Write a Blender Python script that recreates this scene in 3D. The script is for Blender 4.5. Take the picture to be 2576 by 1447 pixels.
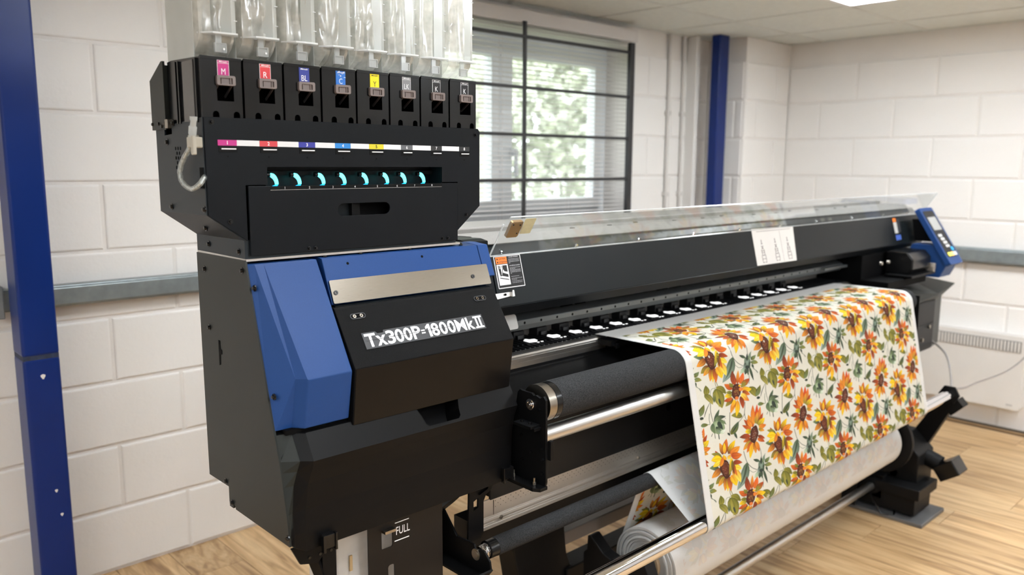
import bpy, bmesh, math, random
from mathutils import Vector, Matrix
from mathutils.geometry import tessellate_polygon
random.seed(7)
for o in list(bpy.data.objects):
    bpy.data.objects.remove(o)
SC = bpy.context.scene
COL = SC.collection

# ---------------------------------------------------------------- camera, world, exposure
EYE = Vector((0.0, 0.0, 1.43))
cam_d = bpy.data.cameras.new('camera')
cam = bpy.data.objects.new('camera', cam_d)
COL.objects.link(cam)
fw = Vector((0.67821940, 0.71885381, -0.15253738))
rt = Vector((0.72793016, -0.68562975, 0.00543342))
up = Vector((0.10067833, 0.11472161, 0.98828277))
m = Matrix.Identity(4)
for i in range(3):
    m[i][0], m[i][1], m[i][2], m[i][3] = rt[i], up[i], -fw[i], EYE[i]
cam.matrix_world = m
cam_d.sensor_width = 36.0
cam_d.lens = 36.0 * 2035.75 / 2576.0
cam_d.clip_start = 0.02
cam_d.dof.use_dof = True
cam_d.dof.focus_distance = 1.70
cam_d.dof.aperture_fstop = 3.1
SC.camera = cam

world = bpy.data.worlds.new('overcast_sky')
SC.world = world
world.use_nodes = True
wn = world.node_tree.nodes
wl = world.node_tree.links
bg = wn['Background']
tc = wn.new('ShaderNodeTexCoord')
nz = wn.new('ShaderNodeTexNoise')
nz.inputs['Scale'].default_value = 2.0
cr = wn.new('ShaderNodeValToRGB')
cr.color_ramp.elements[0].color = (0.78, 0.86, 0.95, 1)
cr.color_ramp.elements[1].color = (0.98, 1.0, 1.0, 1)
wl.new(tc.outputs['Generated'], nz.inputs['Vector'])
wl.new(nz.outputs['Fac'], cr.inputs['Fac'])
wl.new(cr.outputs['Color'], bg.inputs['Color'])
bg.inputs['Strength'].default_value = 4.2

SC.view_settings.view_transform = 'Standard'
SC.view_settings.look = 'None'
SC.view_settings.gamma = 1.0
SC.view_settings.use_curve_mapping = False
SC.view_settings.exposure = 0.07
SC.cycles.max_bounces = 6
SC.cycles.diffuse_bounces = 3
SC.cycles.adaptive_threshold = .04
SC.cycles.glossy_bounces = 3
SC.cycles.transmission_bounces = 6
SC.cycles.transparent_max_bounces = 12
SC.cycles.caustics_reflective = False
SC.cycles.caustics_refractive = False
LED_POWER = 23.0      # emission of the ceiling light diffusers

# ---------------------------------------------------------------- helpers
def lin(c):
    c = c / 255.0
    return c / 12.92 if c <= 0.04045 else ((c + 0.055) / 1.055) ** 2.4
def srgb(r, g, b):
    return (lin(r), lin(g), lin(b), 1.0)

class MB:
    """mesh builder"""
    def __init__(self):
        self.v = []; self.f = []
    def add(self, vs, fs):
        n = len(self.v)
        self.v += [tuple(p) for p in vs]
        self.f += [tuple(i + n for i in f) for f in fs]
        return self
    def box(self, x0, x1, y0, y1, z0, z1):
        vs = [(x0,y0,z0),(x1,y0,z0),(x1,y1,z0),(x0,y1,z0),(x0,y0,z1),(x1,y0,z1),(x1,y1,z1),(x0,y1,z1)]
        return self.add(vs, [(0,3,2,1),(4,5,6,7),(0,1,5,4),(1,2,6,5),(2,3,7,6),(3,0,4,7)])
    def cbox(self, c, s, rot=None):
        vs = []
        for dz in (-.5, .5):
            for dx, dy in ((-.5,-.5),(.5,-.5),(.5,.5),(-.5,.5)):
                p = Vector((dx*s[0], dy*s[1], dz*s[2]))
                if rot is not None: p = rot @ p
                vs.append(p + Vector(c))
        return self.add(vs, [(0,3,2,1),(4,5,6,7),(0,1,5,4),(1,2,6,5),(2,3,7,6),(3,0,4,7)])
    def plate(self, outer, holes, fn, d0, d1):
        """polygon with holes in 2D, extruded between depths d0 and d1; fn(a, b, d) -> world"""
        loops = [list(outer)] + [list(h) for h in holes]
        tris = tessellate_polygon([[Vector((a, b, 0)) for a, b in l] for l in loops])
        pts = [p for l in loops for p in l]
        n = len(pts)
        vs = [fn(a, b, d0) for a, b in pts] + [fn(a, b, d1) for a, b in pts]
        fs = [tuple(t) for t in tris] + [tuple(i + n for i in reversed(t)) for t in tris]
        k = 0
        for l in loops:
            c = len(l)
            for i in range(c):
                j = (i + 1) % c
                fs.append((k + i, k + j, n + k + j, n + k + i))
            k += c
        return self.add(vs, fs)
    def prism_x(self, prof, x0, x1):
        return self.plate(prof, [], lambda a, b, d: (d, a, b), x0, x1)
    def prism_y(self, prof, y0, y1):
        return self.plate(prof, [], lambda a, b, d: (a, d, b), y0, y1)
    def prism_z(self, prof, z0, z1):
        return self.plate(prof, [], lambda a, b, d: (a, b, d), z0, z1)
    def loft(self, levels, skip=(), caps=True):
        k = len(levels[0]); n = len(self.v)
        fs = []
        for i in range(len(levels) - 1):
            for j in range(k):
                if (i, j) in skip: continue
                a = i*k + j; b = i*k + (j+1) % k
                fs.append((a, b, b + k, a + k))
        if caps:
            fs.append(tuple(reversed(range(k)))); fs.append(tuple((len(levels)-1)*k + j for j in range(k)))
        return self.add([p for l in levels for p in l], fs)
    def tube(self, path, r, n=12, caps=True, closed=False):
        P = [Vector(p) for p in path]
        rs = r if isinstance(r, (list, tuple)) else [r]*len(P)
        rings = []
        prev = None
        for i, p in enumerate(P):
            if closed:
                t = (P[(i+1) % len(P)] - P[i-1]).normalized()
            else:
                t = (P[min(i+1, len(P)-1)] - P[max(i-1, 0)]).normalized()
            if prev is None:
                a = Vector((0,0,1)) if abs(t.z) < .9 else Vector((0,1,0))
                u = t.cross(a).normalized()
            else:
                u = (prev - t*prev.dot(t)).normalized()
            prev = u
            w = t.cross(u)
            rings.append([p + (u*math.cos(2*math.pi*k/n) + w*math.sin(2*math.pi*k/n))*rs[i] for k in range(n)])
        if closed:
            rings.append(rings[0])
        return self.loft(rings, caps=caps and not closed)
    def cyl(self, p0, p1, r, n=20, r1=None):
        return self.tube([p0, p1], [r, r if r1 is None else r1], n)
    def ring(self, p0, p1, r0, r1, n=24):
        """hollow cylinder from p0 to p1"""
        p0 = Vector(p0); p1 = Vector(p1); t = (p1-p0).normalized()
        a = Vector((0,0,1)) if abs(t.z) < .9 else Vector((0,1,0))
        u = t.cross(a).normalized(); w = t.cross(u)
        prof = [(p0, r0), (p0, r1), (p1, r1), (p1, r0)]
        L = [[c + (u*math.cos(2*math.pi*k/n) + w*math.sin(2*math.pi*k/n))*r for k in range(n)] for c, r in prof]
        L.append(L[0])
        return self.loft(L, caps=False)

ORIGIN = {}
def make_mesh(mb, name, smooth=False):
    me = bpy.data.meshes.new(name)
    me.from_pydata(mb.v, [], mb.f)
    bm = bmesh.new(); bm.from_mesh(me)
    bmesh.ops.recalc_face_normals(bm, faces=bm.faces[:])
    bm.to_mesh(me); bm.free()
    if smooth:
        me.polygons.foreach_set('use_smooth', [True]*len(me.polygons))
    me.update()
    return me
def attach(o, parent):
    o.parent = parent
    if parent is not None:
        o.matrix_parent_inverse = Matrix.Translation(-ORIGIN.get(parent.name, Vector((0,0,0))))
def obj(name, mb, mat, parent=None, bevel=0.0, smooth=False, kind=None, label=None, seg=2):
    me = make_mesh(mb, name, smooth) if isinstance(mb, MB) else mb
    if mat is not None and len(me.materials) == 0: me.materials.append(mat)
    o = bpy.data.objects.new(name, me)
    COL.objects.link(o)
    attach(o, parent)
    if bevel:
        b = o.modifiers.new('bevel', 'BEVEL'); b.width = bevel; b.segments = seg
        b.limit_method = 'ANGLE'; b.angle_limit = math.radians(35)
    if smooth:
        auto_smooth(me)
    if kind: o['kind'] = kind
    if label: o['label'] = label
    return o
def auto_smooth(me, deg=38):
    bm = bmesh.new(); bm.from_mesh(me)
    c = math.radians(deg)
    for e in bm.edges:
        e.smooth = not (len(e.link_faces) == 2 and e.calc_face_angle(0) > c)
    for f in bm.faces: f.smooth = True
    bm.to_mesh(me); bm.free()
def empty(name, loc):
    o = bpy.data.objects.new(name, None)
    COL.objects.link(o)
    o.location = loc
    o.empty_display_size = .1
    ORIGIN[o.name] = Vector(loc)
    return o
def tag(o, label, cat, group=None, kind=None):
    o['label'] = label; o['category'] = cat
    if group: o['group'] = group
    if kind: o['kind'] = kind
    return o
def structure(o, label=None, cat=None):
    o['kind'] = 'structure'
    if label: o['label'] = label
    if cat: o['category'] = cat
    return o
def inst(name, me, loc, parent, rot=None, scale=None):
    """one more object on shared mesh data"""
    o = bpy.data.objects.new(name, me)
    COL.objects.link(o)
    attach(o, parent)
    o.location = loc
    if rot is not None: o.rotation_euler = rot
    if scale is not None: o.scale = scale
    return o
def copy_tree(o, parent=None):
    c = o.copy(); COL.objects.link(c)
    if parent is not None: c.parent = parent
    ORIGIN[c.name] = ORIGIN.get(o.name, Vector((0,0,0)))
    for ch in list(o.children): copy_tree(ch, c)
    return c
def stadium(cx, cz, w, h, n=8):
    r = h/2; pts = []
    for k in range(n+1):
        a = -math.pi/2 + math.pi*k/n
        pts.append((cx + w/2 - r + r*math.cos(a), cz + r*math.sin(a)))
    for k in range(n+1):
        a = math.pi/2 + math.pi*k/n
        pts.append((cx - w/2 + r + r*math.cos(a), cz + r*math.sin(a)))
    return pts
def circle2(cx, cz, r, n=12):
    return [(cx + r*math.cos(2*math.pi*k/n), cz + r*math.sin(2*math.pi*k/n)) for k in range(n)]
def rrect(x0, x1, z0, z1, r, n=4):
    pts = []
    for cx, cz, a0 in ((x1-r, z0+r, -90), (x1-r, z1-r, 0), (x0+r, z1-r, 90), (x0+r, z0+r, 180)):
        for k in range(n+1):
            a = math.radians(a0 + 90*k/n)
            pts.append((cx + r*math.cos(a), cz + r*math.sin(a)))
    return pts
def slope_frame(p0, p1):
    """sheet running along X; p0 (top) and p1 (bottom) are (Y, Z). fn(a, b, d): a = X, b = distance up from p1, d = out of the face"""
    v = Vector((0, p0[0]-p1[0], p0[1]-p1[1])); L = v.length; v.normalize()
    nrm = Vector((0, -v.z, v.y))
    if nrm.y > 0: nrm = -nrm
    base = Vector((0, p1[0], p1[1]))
    return (lambda a, b, d: Vector((a, 0, 0)) + base + v*b + nrm*d), L
_txt_cache = {}
def text_polys(s, bold=0.0, shear=0.0):
    """flat letter mesh: verts (x, y) and faces, from the built-in font"""
    key = (s, bold, shear)
    if key in _txt_cache: return _txt_cache[key]
    cu = bpy.data.curves.new('t', 'FONT'); cu.body = s; cu.size = 1.0
    cu.offset = bold; cu.shear = shear; cu.resolution_u = 3; cu.fill_mode = 'FRONT'
    o = bpy.data.objects.new('t', cu); COL.objects.link(o)
    dg = bpy.context.evaluated_depsgraph_get(); dg.update()
    me = bpy.data.meshes.new_from_object(o.evaluated_get(dg))
    vs = [(v.co.x, v.co.y) for v in me.vertices]; fs = [tuple(p.vertices) for p in me.polygons]
    bpy.data.objects.remove(o); bpy.data.curves.remove(cu); bpy.data.meshes.remove(me)
    _txt_cache[key] = (vs, fs)
    return vs, fs
def text_mb(s, fn, x0, x1, b0, b1, d, bold=0.0, shear=0.0, mb=None, keep=False):
    vs, fs = text_polys(s, bold, shear)
    ax0 = min(p[0] for p in vs); ax1 = max(p[0] for p in vs); ay0 = min(p[1] for p in vs); ay1 = max(p[1] for p in vs)
    sx = (x1-x0)/(ax1-ax0); sy = (b1-b0)/(ay1-ay0)
    if keep:
        sx = sy; x0 = (x0+x1)/2 - (ax1-ax0)*sx/2
    mb = mb or MB()
    mb.add([fn(x0 + (p[0]-ax0)*sx, b0 + (p[1]-ay0)*sy, d) for p in vs], fs)
    return mb

# ---------------------------------------------------------------- materials
MATS = {}
def mat(name, rgb, rough=.5, metal=0.0, var=0.0, vscale=8.0, bump=0.0, bscale=200.0, spec=.5, coat=0.0, emit=None, estr=0.0, stretch=None, rvar=0.0, objrand=0.0):
    if name in MATS: return MATS[name]
    ma = bpy.data.materials.new(name); ma.use_nodes = True
    nt = ma.node_tree; N = nt.nodes; L = nt.links
    b = N['Principled BSDF']
    b.inputs['Base Color'].default_value = rgb
    b.inputs['Roughness'].default_value = rough
    b.inputs['Metallic'].default_value = metal
    b.inputs['Specular IOR Level'].default_value = spec
    b.inputs['Coat Weight'].default_value = coat
    co = N.new('ShaderNodeTexCoord'); mp = N.new('ShaderNodeMapping')
    L.new(co.outputs['Object'], mp.inputs['Vector'])
    if stretch: mp.inputs['Scale'].default_value = stretch
    ns = N.new('ShaderNodeTexNoise'); ns.inputs['Scale'].default_value = vscale; ns.inputs['Detail'].default_value = 5
    L.new(mp.outputs['Vector'], ns.inputs['Vector'])
    mx = N.new('ShaderNodeMix'); mx.data_type = 'RGBA'; mx.blend_type = 'MULTIPLY'
    mx.inputs[0].default_value = 1.0
    mr = N.new('ShaderNodeMapRange')
    mr.inputs['From Min'].default_value = .25; mr.inputs['From Max'].default_value = .75
    mr.inputs['To Min'].default_value = 1.0 - var; mr.inputs['To Max'].default_value = 1.0 + var
    L.new(ns.outputs['Fac'], mr.inputs['Value'])
    mx.inputs[6].default_value = rgb
    L.new(mr.outputs['Result'], mx.inputs[7])
    last = mx.outputs[2]
    if objrand:
        oi = N.new('ShaderNodeObjectInfo'); m2 = N.new('ShaderNodeMapRange')
        m2.inputs['To Min'].default_value = 1 - objrand; m2.inputs['To Max'].default_value = 1 + objrand
        L.new(oi.outputs['Random'], m2.inputs['Value'])
        mx2 = N.new('ShaderNodeMix'); mx2.data_type = 'RGBA'; mx2.blend_type = 'MULTIPLY'; mx2.inputs[0].default_value = 1
        L.new(last, mx2.inputs[6]); L.new(m2.outputs['Result'], mx2.inputs[7]); last = mx2.outputs[2]
    L.new(last, b.inputs['Base Color'])
    if rvar:
        m3 = N.new('ShaderNodeMapRange'); m3.inputs['To Min'].default_value = rough - rvar; m3.inputs['To Max'].default_value = rough + rvar
        L.new(ns.outputs['Fac'], m3.inputs['Value']); L.new(m3.outputs['Result'], b.inputs['Roughness'])
    if bump:
        n2 = N.new('ShaderNodeTexNoise'); n2.inputs['Scale'].default_value = bscale; n2.inputs['Detail'].default_value = 3
        L.new(mp.outputs['Vector'], n2.inputs['Vector'])
        bp = N.new('ShaderNodeBump'); bp.inputs['Strength'].default_value = bump; bp.inputs['Distance'].default_value = .002
        L.new(n2.outputs['Fac'], bp.inputs['Height']); L.new(bp.outputs['Normal'], b.inputs['Normal'])
    if emit:
        b.inputs['Emission Color'].default_value = emit; b.inputs['Emission Strength'].default_value = estr
    MATS[name] = ma
    return ma
def film(name, rgb, rough, transp, gloss=.12, var=.1, vscale=20):
    """thin clear or frosted plastic: part of the light passes straight through, the rest is a satin surface"""
    if name in MATS: return MATS[name]
    ma = bpy.data.materials.new(name); ma.use_nodes = True
    nt = ma.node_tree; N = nt.nodes; L = nt.links
    N.remove(N['Principled BSDF'])
    out = N['Material Output']
    tr = N.new('ShaderNodeBsdfTransparent'); tr.inputs['Color'].default_value = (.97, .98, .98, 1)
    pr = N.new('ShaderNodeBsdfPrincipled'); pr.inputs['Base Color'].default_value = rgb; pr.inputs['Roughness'].default_value = rough
    tl = N.new('ShaderNodeBsdfTranslucent'); tl.inputs['Color'].default_value = rgb
    m1 = N.new('ShaderNodeMixShader'); m1.inputs[0].default_value = .45
    L.new(pr.outputs[0], m1.inputs[1]); L.new(tl.outputs[0], m1.inputs[2])
    m2 = N.new('ShaderNodeMixShader')
    co = N.new('ShaderNodeTexCoord'); ns = N.new('ShaderNodeTexNoise'); ns.inputs['Scale'].default_value = vscale
    L.new(co.outputs['Object'], ns.inputs['Vector'])
    mr = N.new('ShaderNodeMapRange'); mr.inputs['From Min'].default_value = .3; mr.inputs['From Max'].default_value = .7
    mr.inputs['To Min'].default_value = max(0, transp - var); mr.inputs['To Max'].default_value = min(1, transp + var)
    L.new(ns.outputs['Fac'], mr.inputs['Value']); L.new(mr.outputs['Result'], m2.inputs[0])
    L.new(m1.outputs[0], m2.inputs[1]); L.new(tr.outputs[0], m2.inputs[2])
    gl = N.new('ShaderNodeBsdfGlossy'); gl.inputs['Roughness'].default_value = min(rough, .12); gl.inputs['Color'].default_value = (1, 1, 1, 1)
    lw = N.new('ShaderNodeLayerWeight'); lw.inputs['Blend'].default_value = .5
    pw = N.new('ShaderNodeMath'); pw.operation = 'POWER'; pw.inputs[1].default_value = 4.0
    mu = N.new('ShaderNodeMath'); mu.operation = 'MULTIPLY_ADD'; mu.inputs[1].default_value = .55; mu.inputs[2].default_value = gloss*.2
    L.new(lw.outputs['Facing'], pw.inputs[0]); L.new(pw.outputs[0], mu.inputs[0])
    m3 = N.new('ShaderNodeMixShader')
    L.new(mu.outputs[0], m3.inputs[0]); L.new(m2.outputs[0], m3.inputs[1]); L.new(gl.outputs[0], m3.inputs[2])
    L.new(m3.outputs[0], out.inputs['Surface'])
    MATS[name] = ma
    return ma

WHITE_WALL = mat('white_masonry_paint', srgb(243, 239, 235), .75, var=.02, vscale=3, bump=.35, bscale=60, spec=.2)
MORTAR = mat('painted_joint', srgb(238, 233, 228), .8, var=.03, vscale=4, bump=.3, bscale=90, spec=.2)
CEIL = mat('ceiling_tile_mineral', srgb(228, 230, 224), .9, var=.04, vscale=30, bump=.4, bscale=300, spec=.1)
TBAR = mat('ceiling_grid_white', srgb(220, 221, 214), .5, var=.02)
BLACK = mat('black_powder_coat', srgb(13, 13, 14), .42, spec=.13, var=.06, vscale=15, bump=.05, bscale=900)
BLACK2 = mat('black_satin_sheet', srgb(15, 18, 22), .40, spec=.16, var=.06, vscale=10, bump=.04, bscale=900)
SIDE = mat('charcoal_side_paint', srgb(34, 37, 35), .42, spec=.25, var=.04, vscale=6, bump=.04, bscale=900)
SIDE2 = mat('blue_grey_cabinet_side', srgb(36, 42, 47), .42, spec=.25, var=.04, vscale=6, bump=.04, bscale=900)
TEXBLACK = mat('grained_black_plastic', srgb(9, 9, 10), .55, spec=.11, var=.18, vscale=700, bump=.5, bscale=900)
DARK = mat('near_black_interior', srgb(6, 6, 7), .7, spec=.1, var=.1)
PLASTIC = mat('glossy_black_plastic', srgb(16, 16, 17), .22, spec=.35, var=.1, vscale=20, rvar=.08)
COVER = mat('graphite_cover_paint', srgb(18, 23, 26), .36, spec=.17, var=.04, vscale=5, bump=.04, bscale=900)
TOPGREY = mat('speckled_grey_top', srgb(132, 128, 124), .5, var=.25, vscale=600)  # light grey holds the grazing reflection of the window
BLUE = mat('blue_metallic_paint', srgb(31, 66, 122), .45, var=.05, vscale=500, spec=.22)
COLBLUE = mat('column_blue_gloss', srgb(10, 40, 108), .32, var=.12, vscale=4, spec=.3, rvar=.06)
STEEL = mat('brushed_steel', srgb(158, 151, 141), .3, metal=1.0, var=.07, vscale=60, stretch=(1, 60, 60), rvar=.06)
ALU = mat('anodised_aluminium', srgb(205, 203, 200), .34, metal=1.0, var=.06, vscale=40, stretch=(1, 30, 30))
ALUM_MATT = mat('matt_aluminium_sheet', srgb(196, 188, 178), .42, metal=.85, var=.05, vscale=12)
CHROME = mat('polished_chrome', srgb(225, 225, 228), .05, metal=1.0, var=.03, vscale=5)
GALV = mat('galvanised_steel', srgb(150, 158, 160), .45, metal=.7, var=.15, vscale=25)
VELVET = mat('black_grip_cloth', srgb(50, 50, 51), .95, var=.55, vscale=420, bump=.6, bscale=700, spec=.1)
WHITE = mat('white_plastic', srgb(235, 234, 232), .4, var=.02)
PAPER = mat('white_paper', srgb(228, 224, 220), .8, var=.03, vscale=12)
GREYCLIP = mat('warm_grey_plastic', srgb(118, 106, 102), .45, var=.05)
INK = mat('black_print_ink', srgb(22, 22, 24), .6, var=.05)
WHITEINK = mat('white_print_ink', srgb(238, 238, 240), .55, var=.03)
GREYINK = mat('grey_sticker_edge', srgb(54, 55, 58), .5, var=.05)
ORANGE = mat('orange_print', srgb(240, 124, 40), .55, var=.03)
BLOCKMAT = WHITE_WALL

# ================================================================ THE ROOM
RX0, RX1, RY0, RY1, RH = -2.6, 4.90, -3.2, 2.90, 2.17
# ---- floor: slab and planks
def wood():
    ma = bpy.data.materials.new('oak_vinyl_plank'); ma.use_nodes = True
    nt = ma.node_tree; N = nt.nodes; L = nt.links; b = N['Principled BSDF']
    co = N.new('ShaderNodeTexCoord'); oi = N.new('ShaderNodeObjectInfo')
    ad = N.new('ShaderNodeVectorMath'); ad.operation = 'ADD'
    sc = N.new('ShaderNodeVectorMath'); sc.operation = 'SCALE'; sc.inputs[0].default_value = (37, 91, 13)
    L.new(oi.outputs['Random'], sc.inputs['Scale'])
    L.new(co.outputs['Object'], ad.inputs[0]); L.new(sc.outputs[0], ad.inputs[1])
    mp = N.new('ShaderNodeMapping'); mp.inputs['Scale'].default_value = (16, 1.1, 1)
    L.new(ad.outputs[0], mp.inputs['Vector'])
    n1 = N.new('ShaderNodeTexNoise'); n1.inputs['Scale'].default_value = 1.6; n1.inputs['Detail'].default_value = 8; n1.inputs['Distortion'].default_value = 1.2
    L.new(mp.outputs[0], n1.inputs['Vector'])
    n2 = N.new('ShaderNodeTexNoise'); n2.inputs['Scale'].default_value = 9; n2.inputs['Detail'].default_value = 6
    L.new(mp.outputs[0], n2.inputs['Vector'])
    r = N.new('ShaderNodeValToRGB'); e = r.color_ramp.elements
    e[0].position = .28; e[0].color = srgb(146, 112, 76)
    e[1].position = .75; e[1].color = srgb(218, 188, 146)
    k = e.new(.5); k.color = srgb(196, 160, 116)
    L.new(n1.outputs['Fac'], r.inputs['Fac'])
    mr = N.new('ShaderNodeMapRange'); mr.inputs['To Min'].default_value = .8; mr.inputs['To Max'].default_value = 1.18
    L.new(n2.outputs['Fac'], mr.inputs['Value'])
    m1 = N.new('ShaderNodeMix'); m1.data_type = 'RGBA'; m1.blend_type = 'MULTIPLY'; m1.inputs[0].default_value = 1
    L.new(r.outputs['Color'], m1.inputs[6]); L.new(mr.outputs[0], m1.inputs[7])
    m2 = N.new('ShaderNodeMapRange'); m2.inputs['To Min'].default_value = .95; m2.inputs['To Max'].default_value = 1.2
    L.new(oi.outputs['Random'], m2.inputs['Value'])
    m3 = N.new('ShaderNodeMix'); m3.data_type = 'RGBA'; m3.blend_type = 'MULTIPLY'; m3.inputs[0].default_value = 1
    L.new(m1.outputs[2], m3.inputs[6]); L.new(m2.outputs[0], m3.inputs[7])
    L.new(m3.outputs[2], b.inputs['Base Color'])
    b.inputs['Roughness'].default_value = .42
    bp = N.new('ShaderNodeBump'); bp.inputs['Strength'].default_value = .15; bp.inputs['Distance'].default_value = .001
    L.new(n2.outputs['Fac'], bp.inputs['Height']); L.new(bp.outputs[0], b.inputs['Normal'])
    return ma
WOOD = wood()
SLAB = mat('dark_plank_joint', srgb(92, 66, 42), .8, var=.1)
floor = structure(obj('floor', MB().box(RX0-.1, RX1+.1, RY0-.1, RY1+.1, -.12, -.006), SLAB), 'oak coloured plank floor with long boards running to the window', 'floor')
PW, PL = .182, 1.22
pme = make_mesh(MB().cbox((0, 0, -.004), (PW-.0022, PL-.0025, .008)), 'plank'); pme.materials.append(WOOD)
row = 0
x = -1.0
while x < RX1 - PW*.4:
    off = (row*.437) % 1.0 * PL
    y = RY1 + off - PL*.5
    while y > -.9:
        if y - PL/2 < RY1 and y + PL/2 > -.5:
            lo = y - PL/2; hi = min(y + PL/2, RY1)
            o = inst('plank', pme, (x + PW/2, (lo+hi)/2, 0), floor, scale=(1 if x + PW < RX1 else (RX1-x)/PW, (hi-lo)/PL, 1))
        y -= PL
    x += PW; row += 1

# ---- walls of painted blocks
BL, BH, BG = .45, .2257, .011
def block_mesh(l, name='block', sag=0.0):
    h = BH - BG
    mb = MB(); t = .0065; e = .006; l -= BG
    o = [(-l/2, 0, -h/2), (l/2, 0, -h/2), (l/2, 0, h/2), (-l/2, 0, h/2)]
    f = [(-l/2+e, -t, -h/2+e), (l/2-e, -t, -h/2+e), (l/2-e, -t, h/2-e), (-l/2+e, -t, h/2-e)]
    md = [(-l/2+e*.35, -t*.72, -h/2+e*.35), (l/2-e*.35, -t*.72, -h/2+e*.35), (l/2-e*.35, -t*.72, h/2-e*.35), (-l/2+e*.35, -t*.72, h/2-e*.35)]
    mb.loft([o, md, f], caps=False); mb.add(f, [(0, 1, 2, 3)])
    me = make_mesh(mb, name); me.materials.append(BLOCKMAT)
    return me
_bm = {}
def lay_block(parent, fn, a0, a1, k, rot):
    l = round(a1 - a0, 3)
    if l < .05: return
    if l not in _bm: _bm[l] = block_mesh(l)
    z = .002 + BH*(k + .5)
    inst('block', _bm[l], fn((a0+a1)/2, z), parent, rot=(random.uniform(-.002, .002), 0, rot))
def lay_wall(parent, fn, a_min, a_max, first, rot, kmax, skip=None):
    for k in range(kmax):
        a = first - (BL/2 if k % 2 == 0 else 0) - 20*BL
        while a < a_max:
            p0, p1 = max(a, a_min), min(a + BL, a_max)
            if p1 > p0:
                segs = [(p0, p1)]
                if skip:
                    s0, s1, kz0, kz1 = skip
                    if kz0 <= k < kz1:
                        segs = [(q0, min(q1, s0)) for q0, q1 in segs if q0 < s0] + [(max(q0, s1), q1) for q0, q1 in segs if q1 > s1]
                for q0, q1 in segs: lay_block(parent, fn, q0, q1, k, rot)
            a += BL
WX0, WX1, WZ0, WZ1 = 2.02, 3.60, 1.131, 2.06
w = MB()
w.box(RX0, WX0, RY1, RY1+.22, 0, RH); w.box(WX1, RX1, RY1, RY1+.22, 0, RH)
w.box(WX0, WX1, RY1, RY1+.22, 0, WZ0); w.box(WX0, WX1, RY1, RY1+.22, WZ1, RH)
wall_back = structure(obj('wall_back', w, MORTAR), 'white painted block wall holding the barred window behind the printer', 'wall')
lay_wall(wall_back, lambda a, z: (a, RY1, z), -.9, 4.385, .86, 0, 9, (WX0, WX1, 5, 9))
wall_right = structure(obj('wall_right', MB().box(RX1, RX1+.2, RY0, RY1+.22, 0, RH), MORTAR), 'white painted block wall at the far end behind the heater', 'wall')
lay_wall(wall_right, lambda a, z: (RX1, a, z), -.3, 2.64, 1.52, -math.pi/2, 9)
# block pier in the far corner
pier = structure(obj('wall_pier', MB().box(4.385, RX1, 2.64, RY1, 0, RH), MORTAR), 'white block pier in the corner beside the far blue column', 'wall')
lay_wall(pier, lambda a, z: (a, 2.64, z), 4.385, RX1, 4.51, 0, 9)
lay_wall(pier, lambda a, z: (4.385, a, z), 2.645, 2.90, 2.70, -math.pi/2, 9)
structure(obj('wall_left', MB().box(RX0-.2, RX0, RY0, RY1+.22, 0, RH), WHITE_WALL), 'plain white wall at the near end of the room', 'wall')
structure(obj('wall_front', MB().box(RX0, RX1, RY0-.2, RY0, 0, RH), WHITE_WALL), 'plain white wall facing the front of the printer', 'wall')

# ---- ceiling of 600 mm tiles in a T-bar grid, LED panels in it
ceiling = structure(obj('ceiling', MB().box(RX0-.1, RX1+.1, RY0-.1, RY1+.3, RH+.02, RH+.1), CEIL), 'pale suspended ceiling of square tiles', 'ceiling')
GX, GY = 3.89, 1.82
tme = make_mesh(MB().cbox((0, 0, 0), (.585, .585, .012)), 'ceiling_tile'); tme.materials.append(CEIL)
LIGHTS = [(a, b) for b in (1.52, .32, -.88, -2.08) for a in (3.59, 1.19, -1.21)]  # only the far-end panel is seen; the rest are added for light
i0 = math.floor((RX0-GX)/.6); i1 = math.ceil((RX1-GX)/.6)
j0 = math.floor((RY0-GY)/.6); j1 = math.ceil((RY1-GY)/.6)
for i in range(i0, i1):
    for j in range(j0, j1):
        cx, cy = GX + .6*i + .3, GY + .6*j + .3
        if any(abs(cx-a) < .1 and abs(cy-b) < .1 for a, b in LIGHTS): continue
        x0, x1 = max(cx-.2925, RX0), min(cx+.2925, RX1); y0, y1 = max(cy-.2925, RY0), min(cy+.2925, RY1)
        if x1 - x0 < .03 or y1 - y0 < .03: continue
        if cy < -1.4 and cx < 2.4: continue
        inst('ceiling_tile', tme, ((x0+x1)/2, (y0+y1)/2, RH+.008), ceiling, scale=((x1-x0)/.585, (y1-y0)/.585, 1))
for i in range(i0, i1+1):
    xx = GX + .6*i
    if RX0 < xx < RX1:
        obj('grid_bar', MB().box(xx-.012, xx+.012, RY0, RY1, RH-.002, RH+.006).box(xx-.002, xx+.002, RY0, RY1, RH, RH+.03), TBAR, ceiling)
for j in range(j0, j1+1):
    yy = GY + .6*j
    if RY0 < yy < RY1:
        obj('grid_bar', MB().box(RX0, RX1, yy-.012, yy+.012, RH-.0015, RH+.0065).box(RX0, RX1, yy-.002, yy+.002, RH, RH+.03), TBAR, ceiling)
obj('edge_trim', MB().box(RX0, RX1, RY1-.022, RY1-.004, RH-.003, RH+.006).box(RX1-.022, RX1-.004, RY0, RY1, RH-.003, RH+.006), TBAR, ceiling)
DIFF = mat('led_diffuser', (1, 1, 1, 1), .5, emit=(.895, .955, 1.0, 1), estr=LED_POWER)
lab = {(3.59, 1.52): 'square LED ceiling panel above the far end of the printer', (1.19, 1.52): 'square LED ceiling panel above the ink cabinet', (-1.21, 1.52): 'square LED ceiling panel beyond the left edge of the picture'}
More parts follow.
